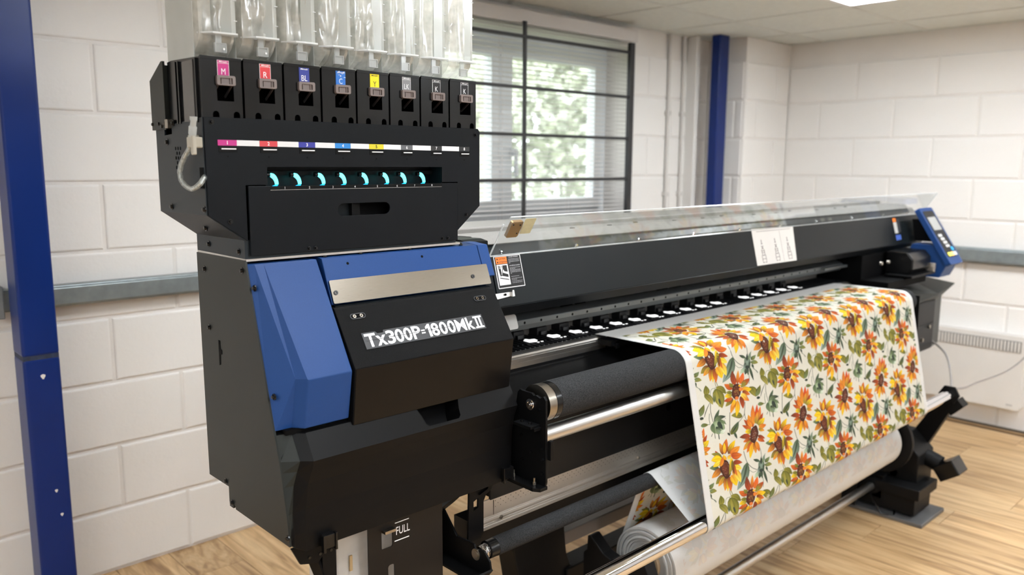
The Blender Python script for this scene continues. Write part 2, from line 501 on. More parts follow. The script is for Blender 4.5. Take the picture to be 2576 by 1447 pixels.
for n, (a, b) in enumerate(LIGHTS):
    t = empty('ceiling_light', (a, b, RH))
    obj('light_frame', MB().plate(rrect(a-.297, a+.297, b-.297, b+.297, .004), [rrect(a-.27, a+.27, b-.27, b+.27, .004)], lambda p, q, d: (p, q, d), RH-.004, RH+.012), WHITE, t)
    obj('diffuser', MB().box(a-.27, a+.27, b-.27, b+.27, RH+.002, RH+.008), DIFF, t)
    tag(t, lab.get((a, b), 'LED ceiling panel out of the picture, %s row towards the viewer, %s' % ({1.52: 'first', .32: 'second', -.88: 'third', -2.08: 'fourth'}[b], {3.59: 'nearest the far wall', 1.19: 'middle', -1.21: 'nearest the near end'}[a])), 'ceiling light', 'LED panels in the ceiling grid')

# ---- window, reveal, sill
PVC = mat('white_window_pvc', srgb(232, 235, 238), .35, var=.02)
GLASS = film('window_glass', (.9, .95, .95, 1), .05, .96, gloss=.1, var=.01)
win = structure(empty('window_1', (2.8, 3.08, WZ0)), 'white framed double window behind the blind', 'window')
FY0, FY1 = 3.05, 3.11
def frame(x0, x1, z0, z1, wd, name, y0=FY0, y1=FY1):
    return obj(name, MB().plate([(x0, z0), (x1, z0), (x1, z1), (x0, z1)], [[(x0+wd, z0+wd), (x1-wd, z0+wd), (x1-wd, z1-wd), (x0+wd, z1-wd)]], lambda a, b, d: (a, d, b), y0, y1), PVC, win, bevel=.003)
frame(WX0, WX1, WZ0, WZ1, .05, 'window_frame')
for a, b in ((WX0+.05, 2.78), (2.80, WX1-.05)):
    f = frame(a, b, WZ0+.05, WZ1-.05, .06, 'sash', FY0-.015, FY1-.015)
    obj('pane', MB().box(a+.055, b-.055, FY0+.012, FY0+.018, WZ0+.105, WZ1-.105), GLASS, f)
obj('mullion', MB().box(2.775, 2.805, FY0-.02, FY1, WZ0+.05, WZ1-.05), PVC, win, bevel=.003)
obj('window_handle', MB().box(2.845, 2.865, FY0-.05, FY0-.016, 1.46, 1.50).box(2.848, 2.862, FY0-.06, FY0-.04, 1.36, 1.49), PVC, win, bevel=.002)
structure(obj('trim_1', MB().box(WX0-.04, WX1+.03, RY1-.05, FY0, WZ0-.03, WZ0), WHITE, bevel=.006), 'white window sill behind the printer', 'window sill')

# ---- venetian blind
bl = empty('venetian_blind', (2.8, 2.86, RH-.07))
tag(bl, 'white venetian blind with open slats across the window', 'blind')
SLAT = mat('white_blind_slat', srgb(222, 216, 212), .5, var=.02)
obj('head_rail', MB().box(1.92, 3.60, 2.838, 2.888, 2.085, 2.135).box(1.92, 3.60, 2.832, 2.839, 2.075, 2.14), SLAT, bl, bevel=.003)
sm = MB()
prof = [(-.0125, -.0012), (-.006, .0006), (0, .0012), (.006, .0006), (.0125, -.0012)]
sm.plate([(a, b) for a, b in prof] + [(a, b-.0005) for a, b in reversed(prof)], [], lambda a, b, d: (d, a, b), -.80, .80)
sme = make_mesh(sm, 'slat'); sme.materials.append(SLAT)
zz = 2.065
while zz > 1.165:
    inst('slat', sme, (2.765, 2.862, zz), bl, rot=(math.radians(2), 0, 0))
    zz -= .0215
obj('bottom_rail', MB().box(1.965, 3.565, 2.850, 2.874, 1.142, 1.154), SLAT, bl, bevel=.002)
for xx in (2.15, 2.62, 3.1, 3.46):
    obj('ladder_cord', MB().cyl((xx, 2.850, 1.15), (xx, 2.850, 2.09), .0009, 6).cyl((xx, 2.874, 1.15), (xx, 2.874, 2.09), .0009, 6), SLAT, bl)
# ---- black security grille just behind the blind
BARM = mat('black_painted_bar', srgb(44, 44, 46), .5, var=.1)
gr = empty('window_grille', (2.74, 2.83, WZ0))
tag(gr, 'black metal bar grille fixed in front of the window blind', 'grille')
for xx in (2.03, 2.735):
    obj('upright_bar', MB().box(xx-.010, xx+.010, 2.814, 2.826, 1.12, 2.085), BARM, gr, bevel=.002)
obj('end_post', MB().box(3.512, 3.548, 2.808, 2.832, 1.09, 2.066), BARM, gr, bevel=.002)
for zz in (2.015, 1.782, 1.562, 1.347, 1.146):
    obj('cross_bar', MB().box(1.99, 3.53, 2.815, 2.825, zz-.008, zz+.008), BARM, gr, bevel=.002)
for xx in (2.03, 3.53):
    for zz in (1.11,):
        obj('wall_stay', MB().box(xx-.012, xx+.012, 2.825, 2.893, zz-.012, zz+.012), BARM, gr)

# ---- outside: lawn, hedge, pale tree
GRASS = mat('lawn_green', srgb(150, 160, 120), .9, var=.2, vscale=3)
structure(obj('lawn', MB().box(-8, 20, 3.4, 30, -.3, -.2), GRASS), 'pale green lawn seen through the window', 'lawn')
BARK = mat('pale_bark', srgb(205, 200, 190), .8, var=.2, vscale=14)
LEAF = mat('spring_leaf', srgb(214, 217, 200), .7, var=.25, vscale=2)
def tree(x, y, h, label, seed, lean=0):
    rnd = random.Random(seed)
    t = empty('tree', (x, y, -.2))
    tag(t, label, 'tree', 'trees outside the window')
    tr = [(x + lean*k*h*.08, y, -.2 + h*k/6) for k in range(7)]
    obj('trunk', MB().tube(tr, [.11*(1-.12*k) for k in range(7)], 8), BARK, t, smooth=True)
    lv = MB()
    for bnum in range(10):
        k = rnd.uniform(.25, .95); p = Vector((x + lean*k*h*.48, y, -.2 + h*k))
        d = Vector((rnd.uniform(-1, 1), rnd.uniform(-.6, .6), rnd.uniform(.2, .8))).normalized()
        L = h*rnd.uniform(.18, .34)
        obj('branch', MB().tube([p, p + d*L*.5, p + d*L + Vector((0, 0, .1))], [.04, .025, .008], 6), BARK, t, smooth=True)
        for q in range(130):
            c = p + d*L*rnd.uniform(.3, 1.15) + Vector((rnd.gauss(0, .28), rnd.gauss(0, .25), rnd.gauss(0, .25)))
            a = Vector((rnd.uniform(-1, 1), rnd.uniform(-1, 1), rnd.uniform(-1, 1))).normalized()*.05
            b = a.cross(Vector((rnd.uniform(-1, 1), rnd.uniform(-1, 1), rnd.uniform(-1, 1)))).normalized()*.03
            lv.add([c-a, c+b, c+a, c-b], [(0, 1, 2, 3)])
    obj('foliage', lv, LEAF, t, kind='stuff')
tree(6.3, 7.4, 4.2, 'leaning pale-barked tree seen through the right half of the window', 3, lean=-.8)
tree(5.2, 9.5, 4.6, 'pale green tree seen through the left half of the window', 5, lean=.3)
tree(9.2, 10.5, 5.0, 'farthest pale green tree at the right edge of the window', 9)
hd = empty('hedge', (8, 13, -.2)); tag(hd, 'tall pale green hedge beyond the lawn outside', 'hedge')
lv = MB(); rnd = random.Random(4)
for q in range(17000):
    c = Vector((rnd.uniform(2, 18), 13 + rnd.gauss(0, .35), rnd.uniform(-.2, 5.6)))
    a = Vector((rnd.uniform(-1, 1), rnd.uniform(-1, 1), rnd.uniform(-1, 1))).normalized()*.16
    b = a.cross(Vector((rnd.uniform(-1, 1), rnd.uniform(-1, 1), rnd.uniform(-1, 1)))).normalized()*.1
    lv.add([c-a, c+b, c+a, c-b], [(0, 1, 2, 3)])
obj('foliage', lv, LEAF, hd, kind='stuff')

# ---- blue steel columns
def column(x0, x1, y0, y1, label, joint):
    t = empty('steel_column', ((x0+x1)/2, (y0+y1)/2, 0)); tag(t, label, 'column', 'blue steel columns')
    if joint:
        obj('shaft', MB().box(x0, x1, y0, y1, 0, joint-.004), COLBLUE, t, bevel=.008, seg=3, label='lower length of the column with chipped paint')
        obj('shaft', MB().box(x0, x1, y0, y1, joint+.004, RH), COLBLUE, t, bevel=.008, seg=3)
        obj('joint_seam', MB().box(x0+.002, x1-.002, y0+.002, y1-.002, joint-.008, joint+.008), mat('grimy_joint', srgb(38, 48, 72), .7, var=.5, vscale=60), t)
        for px, pz, s in ((x0+.05, joint-.06, .006), (x0+.06, .42, .004), (x0+.07, .34, .004)):
            obj('paint_chip', MB().prism_y([(px + s*math.cos(a)*(1+.4*math.sin(3*a)), pz + s*1.3*math.sin(a)) for a in [k*math.pi/5 for k in range(10)]], y0-.0006, y0), PAPER, t)
    else:
        obj('shaft', MB().box(x0, x1, y0, y1, 0, RH), COLBLUE, t, bevel=.008, seg=3)
column(.548, .648, 2.69, 2.80, 'near blue steel column with a seam, left of the printer', .845)
column(4.195, 4.293, 2.70, 2.76, 'far blue steel column beside the window', None)
# grey conduits beside the far column
CON = mat('white_conduit', srgb(214, 209, 204), .5, var=.03)
for xx, lb in ((3.96, 'left thin white conduit running down the wall by the window'), (4.10, 'right thin white conduit running down the wall near the blue column')):
    t = empty('conduit', (xx, 2.885, 0)); tag(t, lb, 'conduit', 'conduits by the window')
    obj('pipe', MB().cyl((xx, 2.882, 0), (xx, 2.882, RH), .010, 10), CON, t, smooth=True)
    for zz in (.5, 1.25, 1.72): obj('clip', MB().box(xx-.018, xx+.018, 2.868, 2.894, zz-.012, zz+.012), CON, t, bevel=.003)
structure(obj('trim_2', MB().box(4.15, 4.185, 2.83, 2.894, 0, RH), WHITE_WALL), 'white boxed strip on the wall just left of the far column', 'trim')

# ---- galvanised trunking rails
def rail_thing(mbs, label):
    t = empty('cable_trunking', label[1]); tag(t, label[0], 'trunking', 'galvanised trunking along the walls')
    for nm, mb in mbs: obj(nm, mb, GALV, t, bevel=.003)
    return t
rail_thing([('channel', MB().box(.40, 4.18, 2.845, 2.894, .966, 1.034)), ('lid', MB().box(.40, 4.18, 2.838, 2.847, .972, 1.028)), ('coupler', MB().box(.33, .47, 2.835, 2.894, .958, 1.042)), ('bracket', MB().box(.52, .54, 2.82, 2.894, .95, 1.05))], ('galvanised steel trunking rail on the wall left of the printer', (2.2, 2.87, 1.0)))
rail_thing([('channel', MB().box(4.848, 4.893, -.5, 2.63, .905, .985)), ('lid', MB().box(4.841, 4.85, -.5, 2.63, .912, .978))], ('galvanised steel trunking rail on the far end wall', (4.87, 1.0, .945)))
sk = empty('wall_socket', (.36, 2.88, .90)); tag(sk, 'white socket box low on the wall at the left edge', 'socket')
obj('faceplate', MB().box(.315, .435, 2.85, 2.894, .85, .945), WHITE, sk, bevel=.004)
obj('switch', MB().box(.395, .42, 2.846, 2.851, .89, .92), WHITE, sk, bevel=.001)
# dark floor-edge trim at the far wall
structure(obj('baseboard_right', MB().box(4.882, 4.894, -.5, 2.64, 0, .012), mat('dark_trim', srgb(90, 80, 70), .6), bevel=.002), 'thin dark strip where the floor meets the far wall', 'baseboard')

# ---- panel heater on the far wall
ht = empty('panel_heater', (4.86, 1.4, .13)); tag(ht, 'white electric panel heater low on the far wall', 'heater')
HW = mat('heater_white', srgb(226, 222, 217), .35, var=.02)
obj('casing', MB().plate(rrect(1.17, 2.2, .135, .535, .015), [], lambda a, b, d: (d, a, b), 4.818, 4.894), HW, ht, bevel=.012, seg=3)
g = MB()
for k in range(60):
    yy = 1.195 + k*.0165
    if yy < 2.18: obj('grille_slat', MB().box(4.809, 4.82, yy, yy+.008, .452, .505), HW, ht)
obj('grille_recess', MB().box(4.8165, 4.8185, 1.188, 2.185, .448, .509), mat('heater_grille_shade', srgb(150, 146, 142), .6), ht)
obj('maker_mark', MB().box(4.8165, 4.8182, 1.205, 1.235, .155, .164), mat('pale_grey_print', srgb(190, 186, 182), .5), ht)

# ================================================================ THE PRINTER
P = empty('textile_printer', (2.2, 1.5, 0))
tag(P, 'long black and blue textile printer running sunflower cloth through its rollers', 'printer')
def screw(parent, x, y, z, axis='x', r=.0052, name='screw'):
    """dark pan-head screw standing out of a face; axis is the outward direction"""
    d = {'x': Vector((-1, 0, 0)), 'y': Vector((0, -1, 0)), 'z': Vector((0, 0, 1))}[axis]
    p = Vector((x, y, z))
    mb = MB().cyl(p - d*.001, p + d*.0012, r*1.15, 12)
    mb.cyl(p + d*.0012, p + d*.0045, r*.78, 12, r1=r*.6)
    u = Vector((0, 1, 0)) if axis != 'y' else Vector((1, 0, 0)); w = d.cross(u)
    mb.cbox(p + d*.0046, tuple(abs(d[i])*.0006 + abs(u[i])*r*1.0 + abs(w[i])*r*.25 for i in range(3)))
    return obj(name, mb, PLASTIC, parent)
# ---------------------------------------------------------------- left housing
sp = obj('side_panel', MB().prism_x([(1.585,1.252),(1.373,1.254),(1.289,.957),(1.272,.905),(1.262,.86),(1.252,.81),(1.2455,.755),(1.461,.755),(1.463,.762),(1.470,.762),(1.472,.754),(1.488,.754),(1.489,.794),(1.580,.793)], .638, .642), SIDE, P)
for y, z in ((1.549,1.222),(1.541,1.107),(1.385,1.235),(1.475,.765),(1.25,.77),(1.50,.802)): screw(sp, .638, y, z)
obj('cable_slot', MB().prism_x([(1.502,1.088),(1.495,1.088),(1.494,1.072),(1.488,1.07),(1.488,1.062),(1.495,1.06),(1.497,1.04),(1.502,1.038)], .6372, .6385), DARK, sp)
obj('housing_core', MB().box(.643, 1.205, 1.40, 1.575, .80, 1.248).box(.70, 1.18, 1.375, 1.41, .96, 1.2), DARK, P)
# lower housing with its sloped band and hand pocket
def lev(z, S, c1, c2): return [(.642, 1.5, z), (.641, S, z), (c1[0], c1[1], z), (c2[0], c2[1], z), (1.185, c2[1], z), (1.185, 1.5, z)]
L = [lev(.745,1.246,(.654,1.258),(.675,1.255)), lev(.81,1.252,(.654,1.26),(.677,1.255)), lev(.86,1.262,(.658,1.26),(.681,1.25)), lev(.885,1.268,(.664,1.257),(.685,1.243)), lev(.905,1.272,(.668,1.252),(.686,1.236)), lev(.95,1.286,(.668,1.28),(.687,1.264))]
L[0] = lev(.768,1.247,(.654,1.258),(.675,1.255))
L.insert(0, [(.642,1.5,.757),(.641,1.249,.757),(.656,1.260,.742),(.676,1.257,.729),(1.185,1.257,.729),(1.185,1.5,.757)])
mb = MB().loft(L, skip=((5, 3),))
fn, ln = slope_frame((1.264, .95), (1.236, .905))
notch = [(.926,ln),(.936,ln*.55),(.940,ln*.22),(.946,ln*.12),(1.022,ln*.12),(1.028,ln*.22),(1.030,ln*.5),(1.038,ln)]
pl = MB().plate([(.686,0),(1.185,0),(1.185,ln)] + list(reversed(notch)) + [(.687,ln)], [], fn, 0, -.003)
lower = obj('lower_housing', mb, BLACK, P, bevel=.0015)
obj('front_band', pl, BLACK, lower)
sr_ = MB()
for a, b in zip(L, L[1:]):
    q = [Vector(a[1]), Vector(a[2]), Vector(b[2]), Vector(b[1])]
    o_ = Vector((-.0006, -.0004, 0))
    sr_.add([p + o_ for p in q], [(0, 1, 2, 3)])
obj('side_return', sr_, SIDE, lower)  # lighter skin puts the light from the left into this facet
pk = MB()
n0 = [fn(a, b, -.002) for a, b in notch]; n1 = [fn(a + (.004 if a < .95 else -.004), b, -.045) for a, b in notch]
for i in range(len(notch)-1): pk.add([n0[i], n0[i+1], n1[i+1], n1[i]], [(0,1,2,3)])
pk.add(n1, [tuple(range(len(n1)))])
obj('hand_pocket', pk, DARK, lower)
for x, z in ((.718,.742),(1.165,.752)):
    c = obj('latch_clip', MB().box(x-.012, x+.012, 1.243, 1.258, z-.014, z+.012).box(x-.015, x-.01, 1.240, 1.25, z-.02, z+.014).box(x+.01, x+.014, 1.240, 1.25, z-.02, z+.014), PLASTIC, lower, bevel=.001)
# blue end cover
def blev(z, S, E_, F, R): return [(.645, 1.42, z), (.641, S, z), (E_[0], E_[1], z), (F[0], F[1], z), (R[0], R[1], z), (R[0], 1.42, z)]
endc = obj('end_cover', MB().loft([blev(.957,1.288,(.671,1.285),(.687,1.266),(.7785,1.267)), blev(1.05,1.315,(.674,1.27),(.688,1.25),(.7785,1.25)), blev(1.247,1.371,(.651,1.362),(.668,1.362),(.7755,1.362))]), BLUE, P, bevel=.0018)
for y, z in ((1.353,1.206),(1.295,1.018)): screw(endc, .645, y, z)
obj('cover_gap', MB().box(.655, 1.18, 1.275, 1.5, .949, .958), DARK, P)
# blue top cover and steel plate
V0, V1 = (1.362, 1.2475), (1.328, 1.163)
vf, vl = slope_frame(V0, V1)
topc = obj('top_cover', MB().prism_x([(1.40,1.2505),V0,V1,(1.345,1.155),(1.42,1.155),(1.42,1.2505)], .786, 1.176), BLUE, P, bevel=.0015)
obj('corner_cover', MB().prism_x([(1.40,1.2505),V0,(1.335,1.18),(1.36,1.17),(1.42,1.18),(1.42,1.2505)], 1.178, 1.207), BLUE, P, bevel=.0015)
for x, b in ((.84,.077),(1.02,.077)):
    obj('cover_dimple', MB().plate(circle2(x, b, .0028), [], vf, -.001, .0004), DARK, topc)
for x in (.80, .88, 1.0, 1.14): screw(topc, x, 1.374, 1.25, 'z', .004)
stp = obj('steel_plate', MB().plate(rrect(.7885, 1.187, .000, .046, .003), [], vf, .0008, .0038), STEEL, P, bevel=.0006)
for x in (.797, 1.139): obj('screw', MB().plate(circle2(x, .021 if x < 1 else .021, .0045), [circle2(x, .021, .0018)], vf, .0035, .0056), GREYINK, stp)
obj('cover_hinge', MB().box(.79, 1.18, 1.322, 1.345, 1.152, 1.160), COVER, P)
# black front cover with the lettering
S0, S1 = (1.312, 1.155), (1.245, 1.054)
sf, sl = slope_frame(S0, S1)
fc = obj('front_cover', MB().prism_x([(1.335,1.157),(1.317,1.1585),S0,S1,(1.259,.944),(1.33,.944),(1.345,1.15)], .7815, 1.181), TEXBLACK, P, bevel=.0015)
obj('cover_face', MB().plate([(.784,.944),(1.1795,.944),(1.1795,1.0525),(.784,1.0525)], [], lambda a, b, d: (a, 1.2458 + (1.054-b)*.1273 - d, b), .0012, -.0005), mat('dark_gloss_front', srgb(16, 14, 13), .3, spec=.2, var=.06, vscale=8), fc)
for cx in (.825, 1.1325):
    rc = obj('bolt_recess', MB().plate(stadium(cx, .103, .034, .0115), [stadium(cx, .103, .0305, .0085)], sf, -.0004, .0012), GREYINK, fc)
    obj('recess_floor', MB().plate(stadium(cx, .103, .031, .009), [], sf, -.0004, .0003), DARK, rc)
    for dx in (-.0075, .0075):
        obj('bolt', MB().plate(circle2(cx+dx, .103, .0036), [circle2(cx+dx, .103, .0017, 6)], sf, 0, .0016), STEEL, rc)
# Tx300P-1800MkII
tx0, tx1, tb0, tb1 = .822, 1.135, .0365, .064
st = MB()
word = [('T',.822,.846,.0365,.0640),('x',.8455,.8685,.0365,.0570),('3',.8695,.8885,.036,.0640),('0',.8895,.9085,.036,.0640),('0',.9095,.9285,.036,.0640),('P',.9305,.9505,.0365,.0640),('8',.9775,.9965,.036,.0640),('0',.9985,1.0175,.036,.0640),('0',1.0195,1.0385,.036,.0640),('M',1.0405,1.0665,.0365,.0630),('k',1.0695,1.0895,.0365,.0640)]
for ch, a, b, c, d in word: text_mb(ch, sf, a, b, c, d, .0016, bold=.008 if ch == 'M' else .024, mb=st)
st.plate([(.9698,.0365),(.9762,.0365),(.9762,.0640),(.9715,.0640),(.9645,.0585),(.9645,.0530),(.9698,.0562)], [], sf, .0010, .0016)
for b in (.0455, .051): st.plate([(.9525,b),(.9615,b),(.9615,b+.0028),(.9525,b+.0028)], [], sf, .0010, .0016)
for a, b, c, d in ((1.091,1.114,.0365,.0405),(1.091,1.114,.0600,.0640),(1.0955,1.100,.0365,.064),(1.105,1.1095,.0365,.064)):
    st.plate([(a,c),(b,c),(b,d),(a,d)], [], sf, .0010, .0016)
obj('model_lettering', st, WHITEINK, fc)
cut = MB().plate([(.824,.0498),(.9525,.0498),(.9525,.0506),(.824,.0506)], [], sf, .0014, .0019).plate([(.963,.0498),(1.0385,.0498),(1.0385,.0506),(.963,.0506)], [], sf, .0014, .0019)
obj('lettering_line', cut, GREYINK, fc)
obj('lettering_border', MB().plate([(.8185,.0335),(1.1175,.0335),(1.1175,.067),(.868,.067),(.866,.062),(.853,.062),(.849,.067),(.8185,.067)], [], sf, .0001, .0010), GREYINK, fc)

# ---------------------------------------------------------------- ink cabinet
Yi = 1.373
xz = lambda a, b, d: (a, Yi + d, b)
cab = obj('ink_cabinet', MB().plate([(.577,1.504),(1.189,1.503),(1.194,1.497),(1.194,1.334),(1.131,1.283),(1.131,1.388),(1.088,1.388),(1.088,1.42),(.688,1.42),(.688,1.388),(.646,1.388),(.646,1.289),(.577,1.337)], [], xz, 0, .003), BLACK2, P)
shell = MB()
shell.prism_x([(1.376,1.503),(1.51,1.495),(1.51,1.478),(1.545,1.476),(1.545,1.49),(1.587,1.488),(1.587,1.335),(1.376,1.337)], .5745, .5775)
obj('left_wall', shell, SIDE2, cab)
obj('lower_flare', MB().add([(.575,1.376,1.337),(.642,1.376,1.289),(.642,1.587,1.287),(.575,1.587,1.335),(.578,1.376,1.339),(.645,1.376,1.291),(.645,1.587,1.289),(.578,1.587,1.337)], [(0,1,2,3),(4,7,6,5),(0,4,5,1),(3,2,6,7),(0,3,7,4),(1,5,6,2)]), SIDE2, cab)
obj('neck', MB().box(.641, 1.128, 1.377, 1.587, 1.2555, 1.290), SIDE2, cab)
obj('base_lip', MB().box(.640, 1.135, 1.371, 1.585, 1.252, 1.2562), ALU, cab)
obj('cabinet_back', MB().prism_y([(.578,1.49),(1.19,1.49),(1.19,1.335),(1.13,1.29),(.646,1.29),(.578,1.338)], 1.58, 1.586).box(1.19, 1.193, 1.376, 1.587, 1.335, 1.5).add([(1.193,1.376,1.335),(1.13,1.376,1.284),(1.13,1.587,1.284),(1.193,1.587,1.335)], [(0,1,2,3)]), BLACK2, cab)
obj('cabinet_shelf', MB().box(.58, 1.19, 1.378, 1.58, 1.488, 1.492), DARK, cab)
obj('cabinet_interior', MB().box(.66, 1.12, 1.44, 1.575, 1.30, 1.485), DARK, cab)
for y, z in ((1.533,1.464),(1.528,1.346),(1.376+.006,1.347),(1.50,1.497)): screw(cab, .5745, y, z)
screw(cab, .612, 1.47, 1.308)
for y, z in ((1.53,1.272),(1.40,1.268)): screw(cab, .641, y, z)
for x, z in ((.59,1.496),(1.182,1.490),(.615,1.325),(1.155,1.316)): screw(cab, x, Yi, z, 'y', .004)
# oval air slots on the side
for j in range(5):
    for k in range(3 if j % 2 == 0 else 2):
        y = 1.496 - k*.011 - (0 if j % 2 == 0 else .0055); z = 1.452 - j*.0085
        obj('air_slot', MB().plate(stadium(z, y, .006, .0035, 4), [], lambda a, b, d: (d, b, a), .5738, .575), DARK, cab)
# rear guard plate
obj('rear_guard', MB().prism_x([(1.589,1.486),(1.589,1.576),(1.53,1.607),(1.522,1.607),(1.522,1.486)], .569, .573).box(.573, .60, 1.522, 1.526, 1.49, 1.6), SIDE, cab)
for y in (1.585, 1.555, 1.54, 1.525): screw(cab, .571, y, 1.497 if y != 1.54 else 1.492, 'x', .0045)
obj('hinge_block', MB().box(.566, .576, 1.508, 1.52, 1.488, 1.504), STEEL, cab, bevel=.001)
obj('cable_hole', MB().box(.5735, .5748, 1.378, 1.393, 1.383, 1.419), DARK, cab)
# colour number strip
SEG = [('1', srgb(190,40,130)), ('2', srgb(205,62,70)), ('3', srgb(48,52,150)), ('4', srgb(36,130,208)), ('5', srgb(214,200,40)), ('6', srgb(96,98,102)), ('7', srgb(34,36,38)), ('8', srgb(34,36,38))]
STRIPW = mat('strip_white', srgb(224, 224, 226), .5, var=.02)
for i, (n, c) in enumerate(SEG):
    a = .599 + .0766*i; b = a + (.034 if i < 5 else .029)
    z0, z1 = 1.4565 - .0004*i, 1.4662 - .0004*i
    tl = obj('colour_tab', MB().plate([(a,z0),(b,z0),(b,z1),(a,z1)], [], xz, 0, -.0006), mat('strip_colour_' + n, c, .5, var=.03), cab)
    obj('tab_number', text_mb(n, xz, (a+b)/2-.0022, (a+b)/2+.0022, z0+.0018, z1-.0016, -.0008, bold=.02, keep=True), WHITEINK if n != '5' else INK, tl)
    if i < 7:
        obj('strip_blank', MB().plate([(b+.0003,z0),(a+.0763,z0-.0003),(a+.0763,z1-.0003),(b+.0003,z1)], [], xz, 0, -.0005), STRIPW, cab)
    sh = obj('slot_plate', MB().plate([(a+.001,z0-.0115),(b,z0-.0115),(b,z0-.001),(a+.001,z0-.001)], [], xz, 0, -.0007), BLACK, cab, bevel=.0003)
    obj('slot_bar', MB().box(a+.006, b-.002, Yi-.0022, Yi, z0-.0065, z0-.0045), WHITEINK, sh)  # white bar paints the glow line of the slot
    obj('pin_hole', MB().plate(circle2((a+b)/2, z0-.0185, .0014, 8), [], xz, .0005, -.0003), DARK, cab)
# lamp window with eight glowing tubes
GLOW = mat('cyan_lamp_glow', srgb(40, 235, 235), .4, emit=srgb(96, 246, 246), estr=3.2)
GLOW2 = mat('blue_lamp_foot', srgb(20, 140, 220), .4, emit=srgb(20, 170, 235), estr=1.6)
obj('lamp_recess', MB().box(.686, 1.09, 1.418, 1.422, 1.375, 1.424).box(.686, 1.09, Yi+.003, 1.42, 1.4205, 1.424).box(.686, .6885, Yi+.003, 1.42, 1.375, 1.424).box(1.0875, 1.09, Yi+.003, 1.42, 1.375, 1.424), BLACK2, cab)
obj('drip_tray', MB().box(.69, 1.087, Yi+.004, 1.418, 1.3785, 1.3815).box(.71, .88, Yi+.010, 1.41, 1.3815, 1.3845), ALUM_MATT, cab)
obj('tube_bar', MB().box(.69, 1.087, 1.405, 1.418, 1.404, 1.412), BLACK, cab)
for i, x in enumerate((.710,.757,.808,.855,.906,.956,1.000,1.049)):
    tb = []
    for k in range(9):
        t = k/8; a = math.pi/2*(1-t)
        tb.append((x - .0075 + .014*math.cos(a), 1.394, 1.388 + .0175*math.sin(a)))
    lt = obj('ink_tube_lamp', MB().tube(tb, [.0022,.0036,.0042,.0042,.0040,.0038,.0036,.0034,.0032], 10), GLOW, cab, smooth=True)
    obj('lamp_foot', MB().tube([(x+.0065,1.394,1.389),(x+.005,1.394,1.385),(x-.004,1.392,1.3835)], [.003,.0028,.0015], 8), GLOW2, lt, smooth=True)
    obj('lamp_socket', MB().cyl((x-.0135,1.394,1.4055),(x-.0075,1.394,1.4055), .0046, 10), PLASTIC, lt, smooth=True)
# lower door with hand slot
door = obj('cabinet_door', MB().plate([(.6495,1.386),(.6915,1.386),(.6915,1.3785),(1.0845,1.3785),(1.0845,1.386),(1.1285,1.386),(1.1285,1.262),(.6495,1.262)], [list(reversed(stadium(.89,1.338,.122,.024)))], lambda a, b, d: (a, 1.370 + d, b), 0, .004), BLACK2, P, bevel=.0006)
obj('slot_inner', MB().box(.82, .96, 1.40, 1.404, 1.32, 1.356), DARK, door)
obj('slot_rib', MB().box(.866, .872, 1.378, 1.398, 1.325, 1.352).box(.874, .888, 1.384, 1.398, 1.325, 1.352), BLACK, door)
obj('slot_panel', MB().box(.829, .866, 1.388, 1.39, 1.325, 1.352), COVER, door)
for i, x in enumerate((.720,.770,.820,.869,.921,.969,1.013,1.058)):
    obj('door_number', text_mb(str(i+1), lambda a, b, d: (a, 1.3702 + d, b), x-.0009, x+.0009, 1.3802, 1.3842, -.0006, bold=.01, keep=True), WHITEINK, door)
obj('number_lip', MB().box(.6915, 1.0845, 1.370, 1.374, 1.3788, 1.3856), BLACK, door)
obj('number_lip_edge', MB().box(.6915, 1.0845, 1.3696, 1.3702, 1.3783, 1.3789), ALU, door)
for x in (.765, .779, 1.085, 1.10): screw(door, x, 1.370, 1.268, 'y', .0035)

# ---------------------------------------------------------------- drain hose on the cabinet side
CLEAR = film('clear_hose', srgb(225, 230, 228), .12, .68, gloss=.25, var=.15, vscale=90)
def hp(y, z, x=.561):
    k = x/.572
    return (x, y*k, 1.43 + (z-1.43)*k)
hose = obj('drain_hose', MB().tube([hp(1.416,1.462), hp(1.432,1.448), hp(1.452,1.436), hp(1.468,1.424), hp(1.476,1.410), hp(1.473,1.397), hp(1.460,1.388), hp(1.443,1.383), hp(1.425,1.381), hp(1.406,1.385), hp(1.388,1.392,.564), hp(1.374,1.400,.570), hp(1.366,1.405,.580)], .0048, 14), CLEAR, P, smooth=True)
obj('hose_core', MB().tube([hp(1.416,1.462), hp(1.432,1.448), hp(1.452,1.436), hp(1.468,1.424), hp(1.476,1.410), hp(1.473,1.397), hp(1.460,1.388), hp(1.443,1.383), hp(1.425,1.381), hp(1.406,1.385), hp(1.388,1.392,.564), hp(1.374,1.400,.570), hp(1.366,1.405,.580)], .0020, 10), mat('pale_hose_bore', srgb(200, 204, 200), .3), hose, smooth=True)
obj('hose_connector', MB().tube([hp(1.416,1.463), hp(1.412,1.474), hp(1.4115,1.476), hp(1.408,1.488), hp(1.407,1.490), hp(1.404,1.498), hp(1.4038,1.4995), hp(1.403,1.505)], [.0055,.0055,.0068,.0068,.0050,.0050,.0062,.0062], 14), film('frosted_connector', srgb(228, 230, 228), .3, .3), hose, smooth=True)
clip = obj('hose_clip', MB().box(.553, .574, 1.374, 1.392, 1.452, 1.470).box(.553, .560, 1.366, 1.376, 1.440, 1.472).box(.556, .574, 1.386, 1.394, 1.456, 1.474), mat('putty_plastic', srgb(172, 166, 152), .5, var=.05), hose, bevel=.002)

